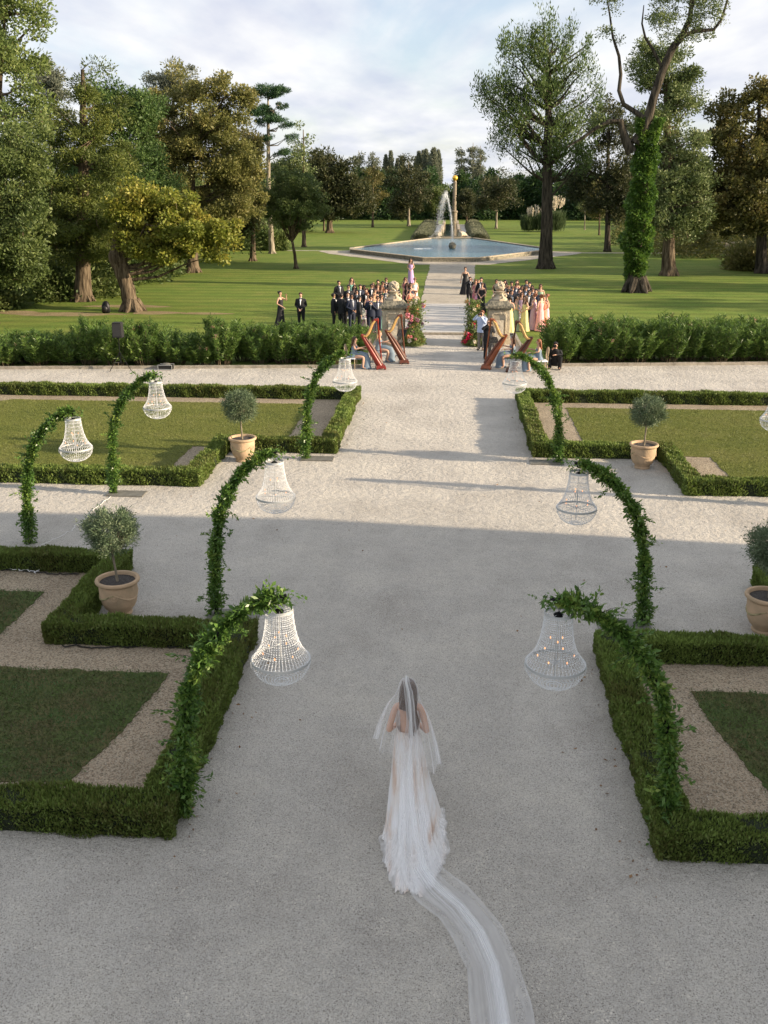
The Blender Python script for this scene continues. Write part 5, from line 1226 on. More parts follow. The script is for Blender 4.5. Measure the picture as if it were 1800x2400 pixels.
Rr=[
 (A4(370,560),'f',180,'yellow','dark','bun',0,'clasp',.98,'skin',0,'bridesmaid in yellow gown with an open back, seen from behind'),
 (A4(165,575),'f',150,'aqua','brown','long',0,'clasp',.98,'skin',1,'bridesmaid in pale blue gown half hidden by the right pier'),
 (A4(525,545),'f',100,'sage','dark','bun',0,'clasp',.97,'skin',1,'bridesmaid in sage satin gown, side on'),
 (A4(745,545),'f',-60,'yellow','brown','wavy',0,'clasp',.98,'skin',2,'bridesmaid in yellow gown with long brown hair, holding flowers'),
 (A4(965,490),'f',-120,'lilac','auburn','bun',0,'clasp',1.0,'skin',1,'bridesmaid in lilac gown with hair up'),
 (A4(1130,515),'f',-140,'pink','auburn','bun',1,'clasp',1.0,'skin',0,'bridesmaid in long pink gown'),
 (A4(1200,540),'f',-20,'coral','brown','bun',0,'clasp',.96,'skin',1,'bridesmaid in bright coral gown between the pinks'),
 (A4(1268,505),'f',-70,'palepink','auburn','bun',0,'clasp',.98,'skin',2,'bridesmaid in pale pink gown, rightmost of the line'),
 (A4(1115,265),'f',0,'sage','brown','long',1,'down',.98,'skin',0,'woman in strapless sage dress standing alone at the back right'),
 (A4(770,162),'m',-10,'suit','dark','short',0,'down',1.03,'skin_tan',0,'man in black jacket with bright blue shirt in the back right rows'),
 (A4(845,220),'m',-20,'navy','dark','short',0,'phone',1,'skin',0,'man holding a phone in front of his face, right crowd'),
 (A4(905,298),'m',0,'suit','dark','short',1,'clasp',1,'skin',0,'man in black and sunglasses behind the lilac bridesmaid'),
 (A4(1003,385),'m',-20,'navy','dark','short',0,'clasp',1,'skin',0,'man in navy suit right behind the pink bridesmaid'),
 (A4(922,352),'m',-10,'suit','brown','short',1,'clasp',1,'skin',0,'brown haired man in sunglasses at the right of the crowd'),
 (A4(668,298),'f',-20,'grey_d','dark','wavy',1,'clasp',.96,'skin',0,'dark haired woman in grey with round sunglasses'),
 (A4(530,250),'m',-10,'navy','dark','short',1,'clasp',1,'skin',0,'man in navy suit in the centre of the right crowd'),
 (A4(540,168),'f',-20,'rose','brown','long',0,'phone',.97,'skin',1,'woman in rose raising both arms with a phone'),
 (A4(410,205),'m',-10,'suit','dark','short',0,'clasp',1,'skin_tan',0,'dark haired man in black behind the fair woman'),
 (A4(250,165),'f',-20,'pink','dark','wavy',0,'pray',.96,'skin',0,'woman in pink with her hands at her mouth'),
 (A4(155,205),'f',-20,'rose','auburn','long',0,'clasp',.95,'skin',1,'auburn haired woman in rose right of the fruit ball'),
 (A4(40,150),'f',-20,'black_d','dark','long',1,'clasp',.96,'skin',2,'woman in black with long dark hair next to the right fruit ball'),
 (A4(315,385),'m',180,'suit','dark','short',0,'down',1,'skin',0,'man in black with his back turned behind the yellow bridesmaid'),
 (A4(410,415),'m',30,'suit','dark','short',0,'clasp',.99,'skin',0,'man in black beside the back turned man'),
 (A4(335,305),'f',-10,'floral','blond','short',1,'clasp',.94,'skin',0,'blonde woman with white headwear in the middle of the right crowd'),
 (A4(130,440),'f',-20,'gold_d','dark','wavy',1,'clasp',.94,'skin_tan',1,'woman in gold just above the right pier cap'),
 (A4(660,460),'f',0,'lilac','brown','wavy',1,'clasp',.95,'skin',2,'woman in lilac and sunglasses facing the camera between the bridesmaids'),
 (A4(432,322),'m',-10,'navy','brown','short',1,'clasp',.97,'skin',0,'man in navy with small sunglasses below the dark haired man'),
 (A2(377,190),'f',0,'black_d','brown','bun',0,'down',1.0,'skin',2,'woman in long black dress standing alone on the path, hands together'),
 (A2(422,285),'m',20,'suit','dark','short',0,'camera',.98,'skin',0,'photographer in black at the path edge with a camera at the face'),
 (A2(532,290),'m',-20,'suit','dark','short',0,'down',1.05,'skin',0,'broad man in black with an outstretched arm beside the path'),
 (A2(540,340),'f',-10,'black_d','brown','bun',1,'clasp',.95,'skin',0,'woman in black behind the right flowers'),
 (A2(478,312),'f',-10,'rose','auburn','long',0,'clasp',.93,'skin',1,'woman in rose at the path side of the right crowd'),
 (A2(505,316),'f',-10,'palepink','blond','bun',0,'clasp',.93,'skin',2,'fair woman in pale pink beside the broad man'),
]
def ROW(x,y,*a): return ((x,y),)+a
L+=[
 ((817,668),'m',10,'suit','dark','short',1,'clasp',1,'skin',0,'dark suited man between the green gown and the navy suited man'),
 ((858,676),'m',0,'suit','brown','short',0,'clasp',1,'skin',0,'brown haired man in black in the very middle of the left crowd'),
 ((879,676),'f',0,'black_d','dark','bun',1,'clasp',.95,'skin',1,'woman in black with pinned up dark hair, middle of the left crowd'),
 ((897,659),'m',0,'suit','dark','short',1,'clasp',1,'skin_tan',0,'dark suited man in sunglasses at the back beside the man with pressed hands'),
 ((918,668),'m',0,'suit','brown','short',1,'clasp',1,'skin',0,'brown haired man in black just left of the carved fruit ball'),
 ((836,679),'m',20,'suit','dark','short',1,'clasp',1,'skin',0,'man in black and sunglasses behind the sideways tuxedo')]
Rr+=[
 ((1187,664),'m',-10,'suit','dark','short',1,'clasp',1,'skin',0,'dark suited man with sunglasses left of the fair haired woman, right crowd'),
 ((1219,676),'m',-10,'suit','dark','short',0,'clasp',1,'skin',0,'dark suited man above the sage gowned bridesmaid'),
 ((1233,671),'m',-10,'suit','brown','short',1,'clasp',1,'skin',0,'brown haired man in black below the man with the blue shirt'),
 ((1180,677),'m',-10,'navy','dark','short',0,'clasp',1,'skin_tan',0,'navy suited man close behind the right pier'),
 ((1241,680),'m',-10,'suit','dark','short',1,'clasp',1,'skin',0,'man in black and sunglasses left of the lilac bridesmaid')]
for lst,g in((L,GL),(Rr,GR)):
    for (p,sx,rz,of,hr,st,gl,po,s,sk,var,lb) in lst:
        s*=1.07;x,y=at_head(p[0],p[1],s)
        if y<46.2 and abs(x)<4: y=46.2
        person(x,y,lb,sx,rz,of,hr,st if not(sx=='m' and st!='short') else 'short',bool(gl),po,s,sk,g,var=var,shirt=('blueshirt' if 'blue shirt' in lb else 'white'))
# photographers
def camera_obj(x,y,z,rz,label):
    e=empty('camera',(x,y,z),label,'camera',None,R(rz));MB().box(-.07,.07,-.04,.04,-.05,.05,.006).build('body',M['black_metal'],e,smooth=False)
    mb=MB();mb.tube([(0,-.03,0),(0,-.17,0)],[.036,.042],12);mb.build('lens',M['black_metal'],e)
def put_camera(x,y,s,rz,pose,label):
    dy,dz=headoff(pose);a=R(rz);ly=(-.19+dy)*s;camera_obj(x-ly*math.sin(a)*1,y+ly*math.cos(a),(1.62+dz)*s,rz,label)
x,y=at_head(*A2(540,612),1.03)
person(x,y,'photographer in pale blue shirt and grey trousers raising a camera','m',-25,'blueshirt','auburn','short',False,'camera',1.03,'skin',shirt='only',vest='khaki');put_camera(x,y,1.03,-25,'camera','black camera held up by the photographer in the blue shirt')
x2,y2=at_head(*A2(580,708),.98);x2+=.1
person(x2,y2+.3,'bald photographer in black behind the nearest right harp','m',20,'suit','dark','bald',False,'camera',.98,'skin',shirt=None);put_camera(x2,y2+.3,.98,20,'camera','black camera held by the bald photographer')
xx,yy=D(1200,797);person(xx,yy+.1,'crouching videographer in black filming before the right oleanders','m',-15,'suit','dark','short',False,'crouch',1.05,'skin',shirt=None);put_camera(xx,yy+.1,1.05,-15,'crouch','black video camera in the hands of the crouching man')
xx,yy=at_head(*A2(422,285),.98);put_camera(xx,yy,.98,20,'camera','black camera held by the photographer at the path edge')
# ------------------------------------------------------------------ chairs
def chair(x,y,rz,label,mat,group=None):
    e=empty('chair',(x,y,0),label,'chair',group,R(rz))
    MB().box(-.22,.22,-.22,.22,.42,.47,.02).build('seat',M['white'],e,smooth=False)
    mb=MB();pts=[(.19*math.cos(t),.22+.03*math.sin(t),.76+.23*math.sin(t)) for t in [i*2*PI/20 for i in range(21)]];mb.tube(pts,.018,6)
    mb.tube([(-.15,.22,.45),(-.13,.22,.6)],.016,6);mb.tube([(.15,.22,.45),(.13,.22,.6)],.016,6)
    mb.loft([(0,.215,.57,.02,.012),(0,.22,.66,.14,.012),(0,.225,.78,.165,.012),(0,.23,.9,.12,.012),(0,.235,.96,.02,.01)],12);mb.build('backrest',M[mat],e)
    for sx in(-1,1):
        for sy in(-1,1): MB().tube([(sx*.19,sy*.19,.43),(sx*.2,sy*.2,0)],[.02,.013],7).build('leg',M[mat],e)
    return e
for i,(dx,yy) in enumerate([(-4.3,52.1),(-3.7,52.2),(-3.1,52.1),(-5.0,52.3),(-4.1,53.6),(-3.4,53.7)]):
    chair(dx,yy,180,'white padded chair among the guests left of the aisle','whitepaint','white guest chairs left')
for i,(dx,yy) in enumerate([(5.0,53.2),(4.3,53.1)]):
    chair(dx,yy,180,'white padded chair behind the bridesmaids','whitepaint','white guest chairs right')
# ------------------------------------------------------------------ harps and harpists
def harp(x,y,mir,rz,label,wood,neckm,s=1.,tilt=0):
    e=empty('harp',(x,y,0),label,'harp','concert harps before the gate piers',R(rz));e.scale=(s,s,s)
    def q(a,b,c): return (mir*a,b,c)
    mb=MB();mb.tube([q(.02,0,.1),q(.015,0,.2),q(.03,0,.3),q(.1,0,1.0),q(.17,0,1.7),q(.175,0,1.76),q(.18,0,1.86),q(.185,0,1.9)],[.05,.04,.03,.028,.032,.045,.05,.02],12);mb.build('column',M[wood],e)
    mb=MB();mb.tube([q(.80,0,1.30),q(.74,0,1.25),q(.62,0,1.24),q(.52,0,1.34),q(.44,0,1.52),q(.36,0,1.72),q(.27,0,1.83),q(.18,0,1.84)],[.045,.07,.066,.064,.06,.06,.058,.05],10,flat=1)
    mb.build('neck',M[wood],e)
    mb=MB();mb.tube([q(.72,-.045,1.25),q(.62,-.05,1.245),q(.53,-.05,1.34),q(.45,-.05,1.52),q(.37,-.05,1.7),q(.28,-.05,1.8)],[.03,.045,.05,.048,.044,.03],6);mb.build('neck_plate',M[neckm],e)
    mb=MB();mb.tube([q(.10,0,.12),q(.45,0,.72),q(.79,0,1.3)],[.125,.09,.045],12,flat=1.25);mb.build('soundbox',M[wood],e)
    mb=MB();mb.tube([q(.03,0,.22),q(.36,0,.80),q(.72,0,1.31)],[.085,.06,.03],8,flat=1.2);mb.build('soundboard',M['harp_brown'],e)
    mb=MB();mb.box(*sorted((mir*-.12,mir*.26)),-.2,.2,.05,.16,.03)
    for a in(-1,1):
        for b_ in(-.08,.22): mb.ball((mir*b_,a*.16,.04),.045,8,6)
    mb.build('base',M[wood],e)
    nk=[(.70,1.25),(.62,1.24),(.52,1.34),(.44,1.52),(.36,1.72),(.27,1.83),(.2,1.84)];st=MB()
    for k in range(30):
        t=.04+.92*k/29;bx,bz=.08+.62*t,.28+.98*t
        u=t*(len(nk)-1);u=(len(nk)-1)-u;i=min(int(u),len(nk)-2);f=u-i;tx,tz=nk[i][0]*(1-f)+nk[i+1][0]*f,nk[i][1]*(1-f)+nk[i+1][1]*f
        if tz>bz: st.tube([q(bx,0,bz),q(tx,0,tz)],.0016,3,cap=False)
    st.build('strings',M['string'],e);return e
x,y=D(826,797);harp(x,y,-1,12,'red harp with a gold neck at the left of the aisle','harp_red','harp_gold',1.1)
x1,y1=x,y
x,y=D(876,785);harp(x,y,-1,10,'dark brown harp on the aisle side of the red one','harp_brown','harp_gold',1.1);x2,y2=x,y
x,y=D(1046,797);harp(x,y,1,-8,'orange brown harp at the right of the aisle','harp_orange','harp_gold',1.1);x3,y3=x,y
x,y=D(1100,803);harp(x,y,1,-10,'dark walnut harp behind the hanging chandelier on the right','harp_dark','harp_gold',1.1);x4,y4=x,y
HG='harpists seated at their harps'
for (x,y,sg,hr,lb,cl) in [(x1,y1,-1,'brown','harpist in dusty blue gown playing the red harp','limed wood chair of the harpist at the red harp'),
      (x2,y2+.35,-1,'blond','harpist in dusty blue gown behind the dark brown harp','limed wood chair of the harpist behind the brown harp'),
      (x3,y3+.3,1,'brown','brown haired harpist in dusty blue gown playing the orange brown harp','limed wood chair of the harpist at the orange brown harp'),
      (x4,y4+.1,1,'auburn','long haired harpist in dusty blue gown at the dark walnut harp','pale oval backed chair of the harpist at the walnut harp')]:
    px,py=x+sg*1.2,y+.05
    person(px,py,lb,'f',-sg*82,'dustblue',hr,'long',False,'harp',1.0,'skin',HG)
    chair(px+sg*.1,py,-sg*82+0,cl,'wood_pale')
def music_stand(x,y,label,rz):
    e=empty('music_stand',(x,y,0),label,'music stand',None,R(rz));mb=MB()
    mb.tube([(0,0,.25),(0,0,.95)],.012,6)
    for k in range(3): mb.tube([(0,0,.28),(.28*math.cos(k*2.1),.28*math.sin(k*2.1),.0)],.01,5)
    mb.build('tripod',M['black_metal'],e);mb=MB();mb.add([(-.24,-.02,.92),(.24,-.02,.92),(.24,.12,1.2),(-.24,.12,1.2),(-.24,.0,.91),(.24,.0,.91),(.24,.14,1.19),(-.24,.14,1.19)],[(0,1,2,3),(7,6,5,4),(0,4,5,1),(1,5,6,2),(2,6,7,3),(3,7,4,0)]);mb.build('desk',M['black_metal'],e,smooth=False)
x,y=A2(640,1140);x,y=G(x,y);music_stand(x,y,'black music stand in front of the orange brown harp',150)
x,y=A1(1320,1080);x,y=G(x,y);music_stand(x,y+.4,'black music stand beside the dark brown harp',-40)
# ------------------------------------------------------------------ loudspeaker, flight case, cables
x,y=D(262,800);e=empty('speaker_stand',(x,y,0),'black tripod stand carrying a loudspeaker before the oleanders','stand')
mb=MB();mb.tube([(0,0,.3),(0,0,1.35)],.018,8);mb.build('pole',M['black_metal'],e)
for k in range(3):
    a=k*2*PI/3-.3;MB().tube([(0,0,.75),(.5*math.cos(a),.5*math.sin(a),.0)],.013,6).build('leg',M['black_metal'],e);MB().tube([(0,0,.32),(.27*math.cos(a),.27*math.sin(a),.35)],.008,5).build('brace',M['black_metal'],e)
e=empty('loudspeaker',(x,y,1.35),'black loudspeaker cabinet on its tripod before the oleanders','speaker')
MB().box(-.19,.19,-.16,.18,0,.6,.015).build('cabinet',plain('black_cabinet',(.014,.014,.015),.7),e,smooth=False);MB().box(-.165,.165,-.176,-.163,.05,.55).build('grille',plain('speaker_grille',(.03,.03,.03),.6,noise=.5,scale=200),e,smooth=False)
x,y=D(359,798);e=empty('flight_case',(x,y,0),'low black flight case with silver edges lying by the kerb','case')
MB().box(-.28,.28,-.17,.17,.01,.2).build('body',M['cable_black'],e,smooth=False)
mb=MB()
for z in(.02,.195):
    for yy in(-.18,.17): mb.box(-.29,.29,yy,yy+.014,z,z+.02)
for xx in(-.292,.28):
    for yy in(-.181,.17): mb.box(xx,xx+.014,yy,yy+.016,.008,.214)
mb.build('edging',M['silver'],e,smooth=False);MB().ball((0,.04,.215),.14,10,6,sz=.35,sx=1.5).build('cloth',M['slate'],e)
def cable(pts,r_,mat,label,h=.012,wob=.03,seed=1):
    rr=np.random.default_rng(seed);P_=[]
    for a,b in zip(pts[:-1],pts[1:]):
        for k in range(6):
            q=k/6;P_.append((a[0]+(b[0]-a[0])*q+rr.normal()*wob,a[1]+(b[1]-a[1])*q+rr.normal()*wob,h))
    P_.append((*pts[-1],h));mb=MB();mb.tube(P_,r_,6);tag(mb.build('cable',mat),label,'cable')
cable([D(245,1068),D(205,1100),D(170,1135),D(130,1160),D(90,1178)],.005,M['cable'],'thin white cable crossing the sunlit gravel to the near left hedge')
cable([D(135,1396),D(200,1402),D(260,1400),D(330,1398),D(410,1404)],.012,M['cable_black'],'black cables lying along the inside of the near left hedge',.03,.03,2)
cable([D(0,1232),D(60,1236),D(110,1243),D(170,1243)],.012,M['cable_black'],'black cable behind the left bed, under the back hedge',.03,.03,3)
cable([D(20,1230),D(40,1238),D(60,1233),D(75,1241),D(88,1234)],.006,M['cable'],'small tangle of white cable on the brown gravel',.04,.04,4)
# ------------------------------------------------------------------ the bride
BX,BY=.02,9.86
br=empty('person',(BX,BY,0),'bride in white tulle gown and long veil walking away down the aisle','person',None,PI);br.scale=(.985,.985,.985)
link('body',skin_mesh('body',*skeleton('bride',True),sub=2),M['skin'],br)
# long brown hair, sculpted in strands
hv=MB();r=np.random.default_rng(77)
hb=MB().ball((0,.012,1.668),.102,24,16,sx=.88,sy=1.04,sz=1.0);hv.v=hb.v;hv.f=[f for f in hb.f if (lambda c:(c.y>-.035 and c.z>1.56) or c.z>1.71)(sum((Vector(hb.v[i]) for i in f),Vector())/len(f))]
for k in range(46):
    a=R(-8+196*(k/45));x0,y0=.085*math.cos(a),.02+.09*math.sin(a);ln=(1.40 if a<1.5 else 1.10)+.06*abs(math.cos(a))+r.normal()*.03
    hv.tube([(x0*.7,y0*.8,1.72),(x0,y0,1.64),(x0*1.02+r.normal()*.004,y0*1.02+.01,1.52),(x0*1.0,.085+.035*math.sin(a),1.40+(.07 if a<1.5 else 0)),(x0*.85+r.normal()*.01-.03*(a>=1.5),.10+.03*math.sin(a),1.26+(.17 if a<1.5 else 0)),(x0*.6+r.normal()*.015-.035,.105+.02*math.sin(a),ln)],[.016,.018,.019,.018,.014,.004],6)
hv.build('hair',M['hair_brown'],br)
link('eyes',CACHE[('e','clasp')],M['black_metal'],br);link('mouth',CACHE[('m','clasp')],M['lip'],br)
# gown
m,nt,o=newmat('gown_tulle');LK=nt.links
b=N(nt,'ShaderNodeBsdfPrincipled');b.inputs['Roughness'].default_value=.85;b.inputs['Specular IOR Level'].default_value=.2
t2=N(nt,'ShaderNodeBsdfTranslucent');t2.inputs[0].default_value=(.8,.78,.76,1);mi=N(nt,'ShaderNodeMixShader');mi.inputs[0].default_value=.25
tc=N(nt,'ShaderNodeTexCoord');mp=N(nt,'ShaderNodeMapping');mp.inputs['Scale'].default_value=(6,1.0,1.0);n=N(nt,'ShaderNodeTexNoise');n.inputs['Scale'].default_value=1.4;n.inputs['Detail'].default_value=5;n.inputs['Roughness'].default_value=.6
LK.new(tc.outputs['Object'],mp.inputs[0]);LK.new(mp.outputs[0],n.inputs['Vector']);rp=ramp(nt,[(.34,(.72,.56,.46)),(.44,(.82,.77,.72)),(.56,(.9,.9,.9))]);LK.new(n.outputs[0],rp.inputs[0]);LK.new(rp.outputs[0],b.inputs['Base Color'])
LK.new(b.outputs[0],mi.inputs[1]);LK.new(t2.outputs[0],mi.inputs[2]);LK.new(mi.outputs[0],o.inputs[0]);M['gown']=m
NN=260;V_=[];F_=[]
rings=[(1.10,0,0,.128,.1,.0),(1.06,0,.0,.135,.11,.004),(.97,0,.01,.16,.135,.01),(.85,-.01,.025,.18,.165,.02),(.7,-.02,.06,.2,.21,.035),(.55,-.035,.12,.22,.28,.05),(.4,-.05,.2,.25,.37,.06),(.28,-.07,.28,.275,.46,.065),(.17,-.085,.38,.3,.58,.07),(.09,-.1,.48,.32,.70,.075),(.045,-.11,.57,.335,.82,.08),(.02,-.12,.63,.35,.92,.09)]
for i,(z,cx,cy,rx,ry,fa) in enumerate(rings):
    for k in range(NN):
        t=2*PI*k/NN
        q=1+fa*(.6*math.sin(11*t+.5*math.sin(3*t)+.12*i)+.35*math.sin(23*t+1.3+.1*i)+.1*math.sin(41*t+.7))
        if i>=len(rings)-2:q*=1+.03*math.sin(17*t+2)+.02*math.sin(71*t)
        V_.append((cx+rx*q*math.cos(t),cy+ry*q*math.sin(t),z+(.015*math.sin(29*t) if 0<i<len(rings)-1 and z<.3 else 0)))
for i in range(len(rings)-1):
    for k in range(NN): F_.append((i*NN+(k+1)%NN,i*NN+k,(i+1)*NN+k,(i+1)*NN+(k+1)%NN))
mb=MB();mb.add(V_,F_);sk_=mb.build('skirt',M['gown'],br)
# bodice, low at the back
V_=[];F_=[];n_=40;m_=7
for i in range(m_):
    for k in range(n_):
        t=2*PI*k/n_;fr=.5-.5*math.sin(t);top=1.09+.24*min(1,max(0,(fr-.12)*1.6));z=1.05+(top-1.05)*i/(m_-1)
        rx=np.interp(z,[1.05,1.2,1.33],[.135,.145,.142]);ry=np.interp(z,[1.05,1.2,1.33],[.11,.125,.115]);V_.append((rx*math.cos(t),ry*math.sin(t),z))
for i in range(m_-1):
    for k in range(n_): F_.append((i*n_+k,i*n_+(k+1)%n_,(i+1)*n_+(k+1)%n_,(i+1)*n_+k))
mb=MB();mb.add(V_,F_);mb.build('bodice',M['gown'],br)
def gridmesh(name,Pf,nu,nv,mat,parent):
    P_=[Pf(i/(nu-1),j/(nv-1)) for j in range(nv) for i in range(nu)]
    f=[(j*nu+i,j*nu+i+1,(j+1)*nu+i+1,(j+1)*nu+i) for j in range(nv-1) for i in range(nu-1)]
    me=bpy.data.meshes.new(name);me.from_pydata([tuple(p) for p in P_],[],f)
    uv=me.uv_layers.new(name='UVMap');
    for lp in me.loops:
        i=lp.vertex_index;uv.data[lp.index].uv=((i%nu)/(nu-1),(i//nu)/(nv-1))
    me.polygons.foreach_set('use_smooth',[True]*len(me.polygons));me.update()
    return link(name,me,mat,parent)
# soft tulle layers round the hem
M['ruffle']=tulle('gown_ruffle',(.93,.93,.93),.12,.42,(24,2,1))
def hem(ph,r0,r1,z0):
    def f(u,v):
        t=R(-38)+R(256)*u
        ed=1+.05*math.sin(7*t+ph)+.035*math.sin(15*t+ph*2)+.018*math.sin(31*t+ph)
        q=r0+(r1*ed-r0)*v;w=.016*v*(math.sin(22*t+ph*3)+.5*math.sin(41*t+ph))
        return (-.12+.38*q*math.cos(t)*(1+.012*math.sin(26*t)),.62+.92*q*math.sin(t),max(.012,z0*(1-v)**1.3+.03+w))
    return f
for ph,r0,r1,z0 in ((.3,.66,1.02,.15),(1.9,.72,.96,.10),(3.1,.6,.88,.2)): gridmesh('hem_tulle',hem(ph,r0,r1,z0),280,9,M['ruffle'],br)
M['veil1']=tulle('veil_upper',(.93,.94,.95),.04,.17,(14,1.5,1))
M['veil2']=tulle('veil_train',(.93,.94,.95),.12,.30,(6,5,1),1.2)
vprof=[(0,.015,.01,1.775,.0),(.08,.07,.075,1.765,.01),(.18,.105,.115,1.70,.012),(.3,.125,.14,1.6,.02),(.42,.165,.16,1.5,.02),(.55,.235,.185,1.39,.02),(.7,.29,.215,1.24,.02),(.85,.34,.25,1.06,.03),(1,.38,.29,.86,.04)]
def pv1(u,v):
    t=R(-32)+R(244)*u
    a=[np.interp(v,[p[0] for p in vprof],[p[k] for p in vprof]) for k in (1,2,3,4)]
    w=v**1.2;fo=1+w*(.05*math.sin(15*u*PI)+.035*math.sin(37*u*PI+1)+.02*math.sin(71*u*PI))
    z=a[2]+(w*(.16*math.cos(t)-.05)-.03*w*math.sin(9*u*PI)+.02*w*math.sin(41*u))
    return (a[0]*fo*math.cos(t)*1.02,a[3]+a[1]*fo*math.sin(t),z)
gridmesh('veil_upper',pv1,150,44,M['veil1'],br)
cp=[(.0,9.80,1.785),(.0,9.745,1.765),(.03,9.715,1.66),(.05,9.69,1.5),(.065,9.66,1.3),(.07,9.66,1.1),(.05,9.58,.87),(.07,9.42,.64),(.10,9.20,.45),(.15,8.90,.27),(.24,8.60,.14),(.42,8.36,.06),(.63,8.12,.035),(.82,7.78,.03),(.95,7.35,.03),(1.0,6.9,.03),(1.03,6.4,.03),(1.04,5.7,.03)]
wd=[.02,.035,.05,.055,.06,.075,.12,.14,.16,.19,.23,.27,.28,.27,.26,.26,.27,.29]
cpa=np.array(cp);tt=np.linspace(0,1,len(cp))
def strip(k_,ph,widen,lift,side):
    def f(u,v):
        c=np.array([np.interp(v,tt,cpa[:,j]) for j in range(3)]);c2=np.array([np.interp(min(1,v+.02),tt,cpa[:,j]) for j in range(3)]);c1=np.array([np.interp(max(0,v-.02),tt,cpa[:,j]) for j in range(3)])
        T=c2-c1;T/=np.linalg.norm(T)+1e-9;w=np.interp(v,tt,wd)*widen
        A=np.cross(T,[0,0,1.]);A=np.array([1.,0,0]) if v<.55 else A/(np.linalg.norm(A)+1e-9)*1.
        if v>=.55 and A[0]<0:A=-A
        if v<.55:A=np.array([1.,0,0])
        elif v<.7:
            q=(v-.55)/.15;A=A*q+np.array([1.,0,0])*(1-q);A/=np.linalg.norm(A)
        Nn=np.cross(A,T);Nn=Nn if (Nn[2]+(-Nn[1]))>0 else -Nn
        s=(u*2-1);am=.012;fo=am*(math.sin(k_*s*PI+ph)+.4*math.sin(k_*1.7*s*PI+ph*2+v*5)+.3*math.sin(v*17+s*3))
        edge=1+.06*math.sin(v*23+side*2)+.04*math.sin(v*51)
        p=c+A*(s*w*edge+side*w*.25)+Nn*(fo*1.0+lift)
        if v>.55:
            q=min(1,(v-.55)/.12);p[2]=p[2]*(1-q)+q*(.03+lift*.6+fo*.8+.02)
        # into the bride's local frame
        return (-(p[0]-BX)/.985,-(p[1]-BY)/.985,p[2]/.985)
    return f
gridmesh('veil_train',strip(2.6,.4,1.,.02,0),90,150,M['veil2'],br)
gridmesh('veil_train_fold',strip(1.6,1.7,.3,.04,-1.6),50,150,M['veil2'],br)
gridmesh('veil_train_fold',strip(1.2,2.7,.16,.05,2.2),40,150,M['veil2'],br)
gridmesh('veil_train_fold',strip(1.3,.7,.2,.04,.7),30,150,M['veil2'],br)
# ------------------------------------------------------------------ unseen wing added right of the view, roofline shaped to shade the near court
e=empty('shading_wing',(16,0,0),'unseen rendered wing added beyond the right edge to shade the court','building')
mb=MB();mb.add([(0,-14,0),(9,-14,0),(9,16.9,0),(0,16.9,0),(0,-14,6.9),(9,-14,6.9),(9,15.9,8.1),(0,15.9,8.1),(0,8.2,7.0),(9,8.2,7.0),(0,17.0,2.2),(9,17.0,2.2)],
 [(0,4,8,7,10,3),(1,2,11,6,9,5),(3,10,11,2),(10,7,6,11),(0,1,5,4),(4,5,9,8),(8,9,6,7)]);mb.build('walls',M['stucco'],e,smooth=False)
for k in range(6):
    y=-11+k*4.2;w=MB().box(-.06,.0,y,y+1.2,1.0,3.2).build('window',M['whitepaint'],e,smooth=False);w2=MB().box(-.075,-.062,y+.08,y+1.12,1.08,3.12).build('pane',M['glass'],w,smooth=False)
MB().box(-.35,9.3,-14.3,8.0,7.01,7.16).build('roof',M['zinc'],e,smooth=False)
# ------------------------------------------------------------------ light, sky, camera
SUN=Vector((8,-1.3,2.35)).normalized();EL=math.asin(SUN.z);AZ=math.atan2(SUN.x,SUN.y)
ld=bpy.data.lights.new('sun','SUN');ld.energy=SUN_E;ld.angle=R(.55);ld.color=(1,.81,.59)
lo=bpy.data.objects.new('sun',ld);COL.objects.link(lo);lo.rotation_euler=SUN.to_track_quat('Z','Y').to_euler();lo.location=(30,-5,20)
w=bpy.data.worlds.new('World');scn.world=w;w.use_nodes=True;nt=w.node_tree;nt.nodes.clear();LK=nt.links
o=nt.nodes.new('ShaderNodeOutputWorld');bg=nt.nodes.new('ShaderNodeBackground');bg.inputs[1].default_value=SKY_S
sk=nt.nodes.new('ShaderNodeTexSky');sk.sky_type='NISHITA';sk.sun_disc=False;sk.sun_elevation=EL;sk.sun_rotation=AZ;sk.dust_density=1.2;sk.air_density=1.0;sk.altitude=50
tc=nt.nodes.new('ShaderNodeTexCoord');sp=nt.nodes.new('ShaderNodeSeparateXYZ');LK.new(tc.outputs['Generated'],sp.inputs[0])
mx=N(nt,'ShaderNodeMath',_operation='MAXIMUM');mx.inputs[1].default_value=.0;LK.new(sp.outputs[2],mx.inputs[0])
ad=N(nt,'ShaderNodeMath',_operation='ADD');ad.inputs[1].default_value=.10;LK.new(mx.outputs[0],ad.inputs[0])
dx=N(nt,'ShaderNodeMath',_operation='DIVIDE');dy=N(nt,'ShaderNodeMath',_operation='DIVIDE')
LK.new(sp.outputs[0],dx.inputs[0]);LK.new(ad.outputs[0],dx.inputs[1]);LK.new(sp.outputs[1],dy.inputs[0]);LK.new(ad.outputs[0],dy.inputs[1])
cb=nt.nodes.new('ShaderNodeCombineXYZ');LK.new(dx.outputs[0],cb.inputs[0]);LK.new(dy.outputs[0],cb.inputs[1])
mp=nt.nodes.new('ShaderNodeMapping');mp.inputs['Rotation'].default_value=(0,0,R(35));mp.inputs['Scale'].default_value=(1,.42,1);mp.inputs['Location'].default_value=(3.1,1.7,0);LK.new(cb.outputs[0],mp.inputs[0])
n1=N(nt,'ShaderNodeTexNoise');n1.inputs['Scale'].default_value=1.15;n1.inputs['Detail'].default_value=9;n1.inputs['Roughness'].default_value=.58;n1.inputs['Distortion'].default_value=.35;LK.new(mp.outputs[0],n1.inputs['Vector'])
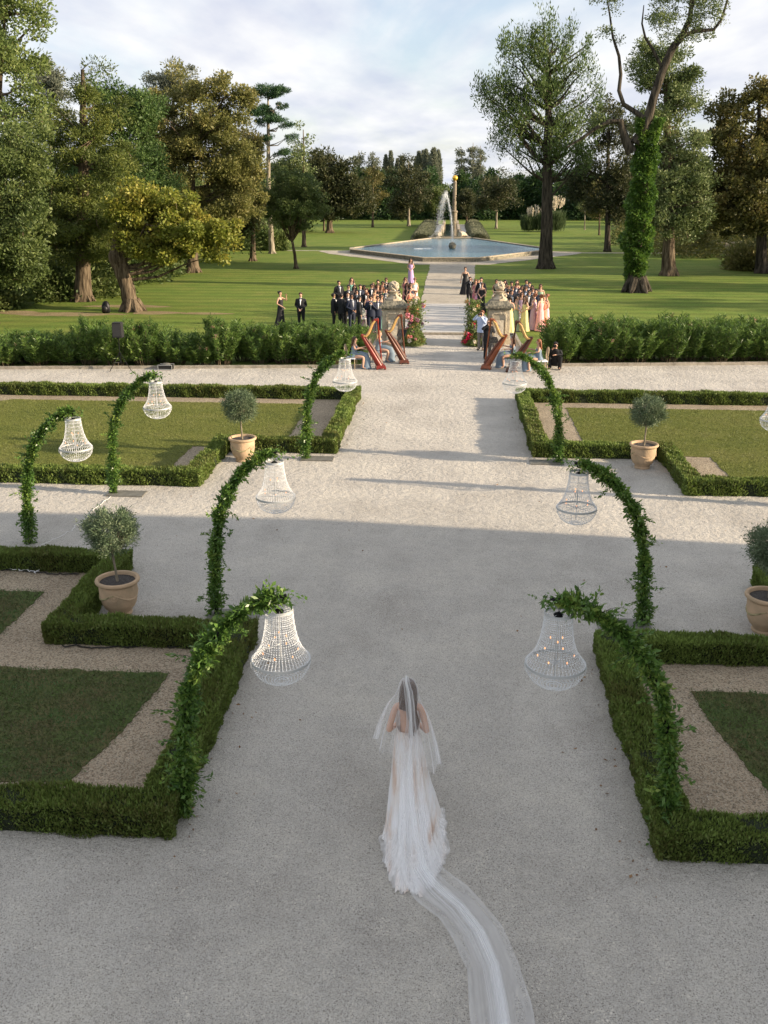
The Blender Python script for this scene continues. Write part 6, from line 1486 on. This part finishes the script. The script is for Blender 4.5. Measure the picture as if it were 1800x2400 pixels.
r1=ramp(nt,[(.30,(.4,)*3),(.45,(.82,)*3),(.6,(1,)*3)]);LK.new(n1.outputs[0],r1.inputs[0])
n2=N(nt,'ShaderNodeTexNoise');n2.inputs['Scale'].default_value=2.6;n2.inputs['Detail'].default_value=7;LK.new(mp.outputs[0],n2.inputs['Vector'])
r2=ramp(nt,[(.3,CL_D),(.66,CL_B)]);LK.new(n2.outputs[0],r2.inputs[0])
ms=N(nt,'ShaderNodeMix',_data_type='RGBA',_blend_type='MULTIPLY');ms.inputs[0].default_value=1;ms.inputs[7].default_value=(*SKYMUL,1);LK.new(sk.outputs[0],ms.inputs[6])
sc_=N(nt,'ShaderNodeVectorMath',_operation='SCALE');sc_.inputs['Scale'].default_value=CL_K;LK.new(r2.outputs[0],sc_.inputs[0])
mm=N(nt,'ShaderNodeMix',_data_type='RGBA');LK.new(r1.outputs[0],mm.inputs[0]);LK.new(ms.outputs[2],mm.inputs[6]);LK.new(sc_.outputs[0],mm.inputs[7])
LK.new(mm.outputs[2],bg.inputs[0]);LK.new(bg.outputs[0],o.inputs[0])
if HAZE>0:
    m,nt2,o2=newmat('air_haze');pv=nt2.nodes.new('ShaderNodeVolumePrincipled');pv.inputs['Color'].default_value=(.86,.91,.97,1);pv.inputs['Density'].default_value=HAZE;pv.inputs['Anisotropy'].default_value=.3
    nt2.links.new(pv.outputs[0],o2.inputs['Volume']);tag(MB().box(-490,490,-70,870,-1.1,34).build('haze',m,smooth=False),'thin pale air between the court and the far wood','haze',None,'stuff')
cd=bpy.data.cameras.new('camera');co=bpy.data.objects.new('camera',cd);COL.objects.link(co)
co.location=(CX,0,H);co.rotation_euler=(PI/2-P,0,W);cd.sensor_fit='VERTICAL';cd.sensor_height=36;cd.lens=F/2400*36;cd.clip_start=.2;cd.clip_end=6000
scn.camera=co
scn.view_settings.view_transform='Standard';scn.view_settings.look='None';scn.view_settings.gamma=1;scn.view_settings.exposure=EXPO
scn.render.engine='CYCLES';scn.cycles.transparent_max_bounces=24
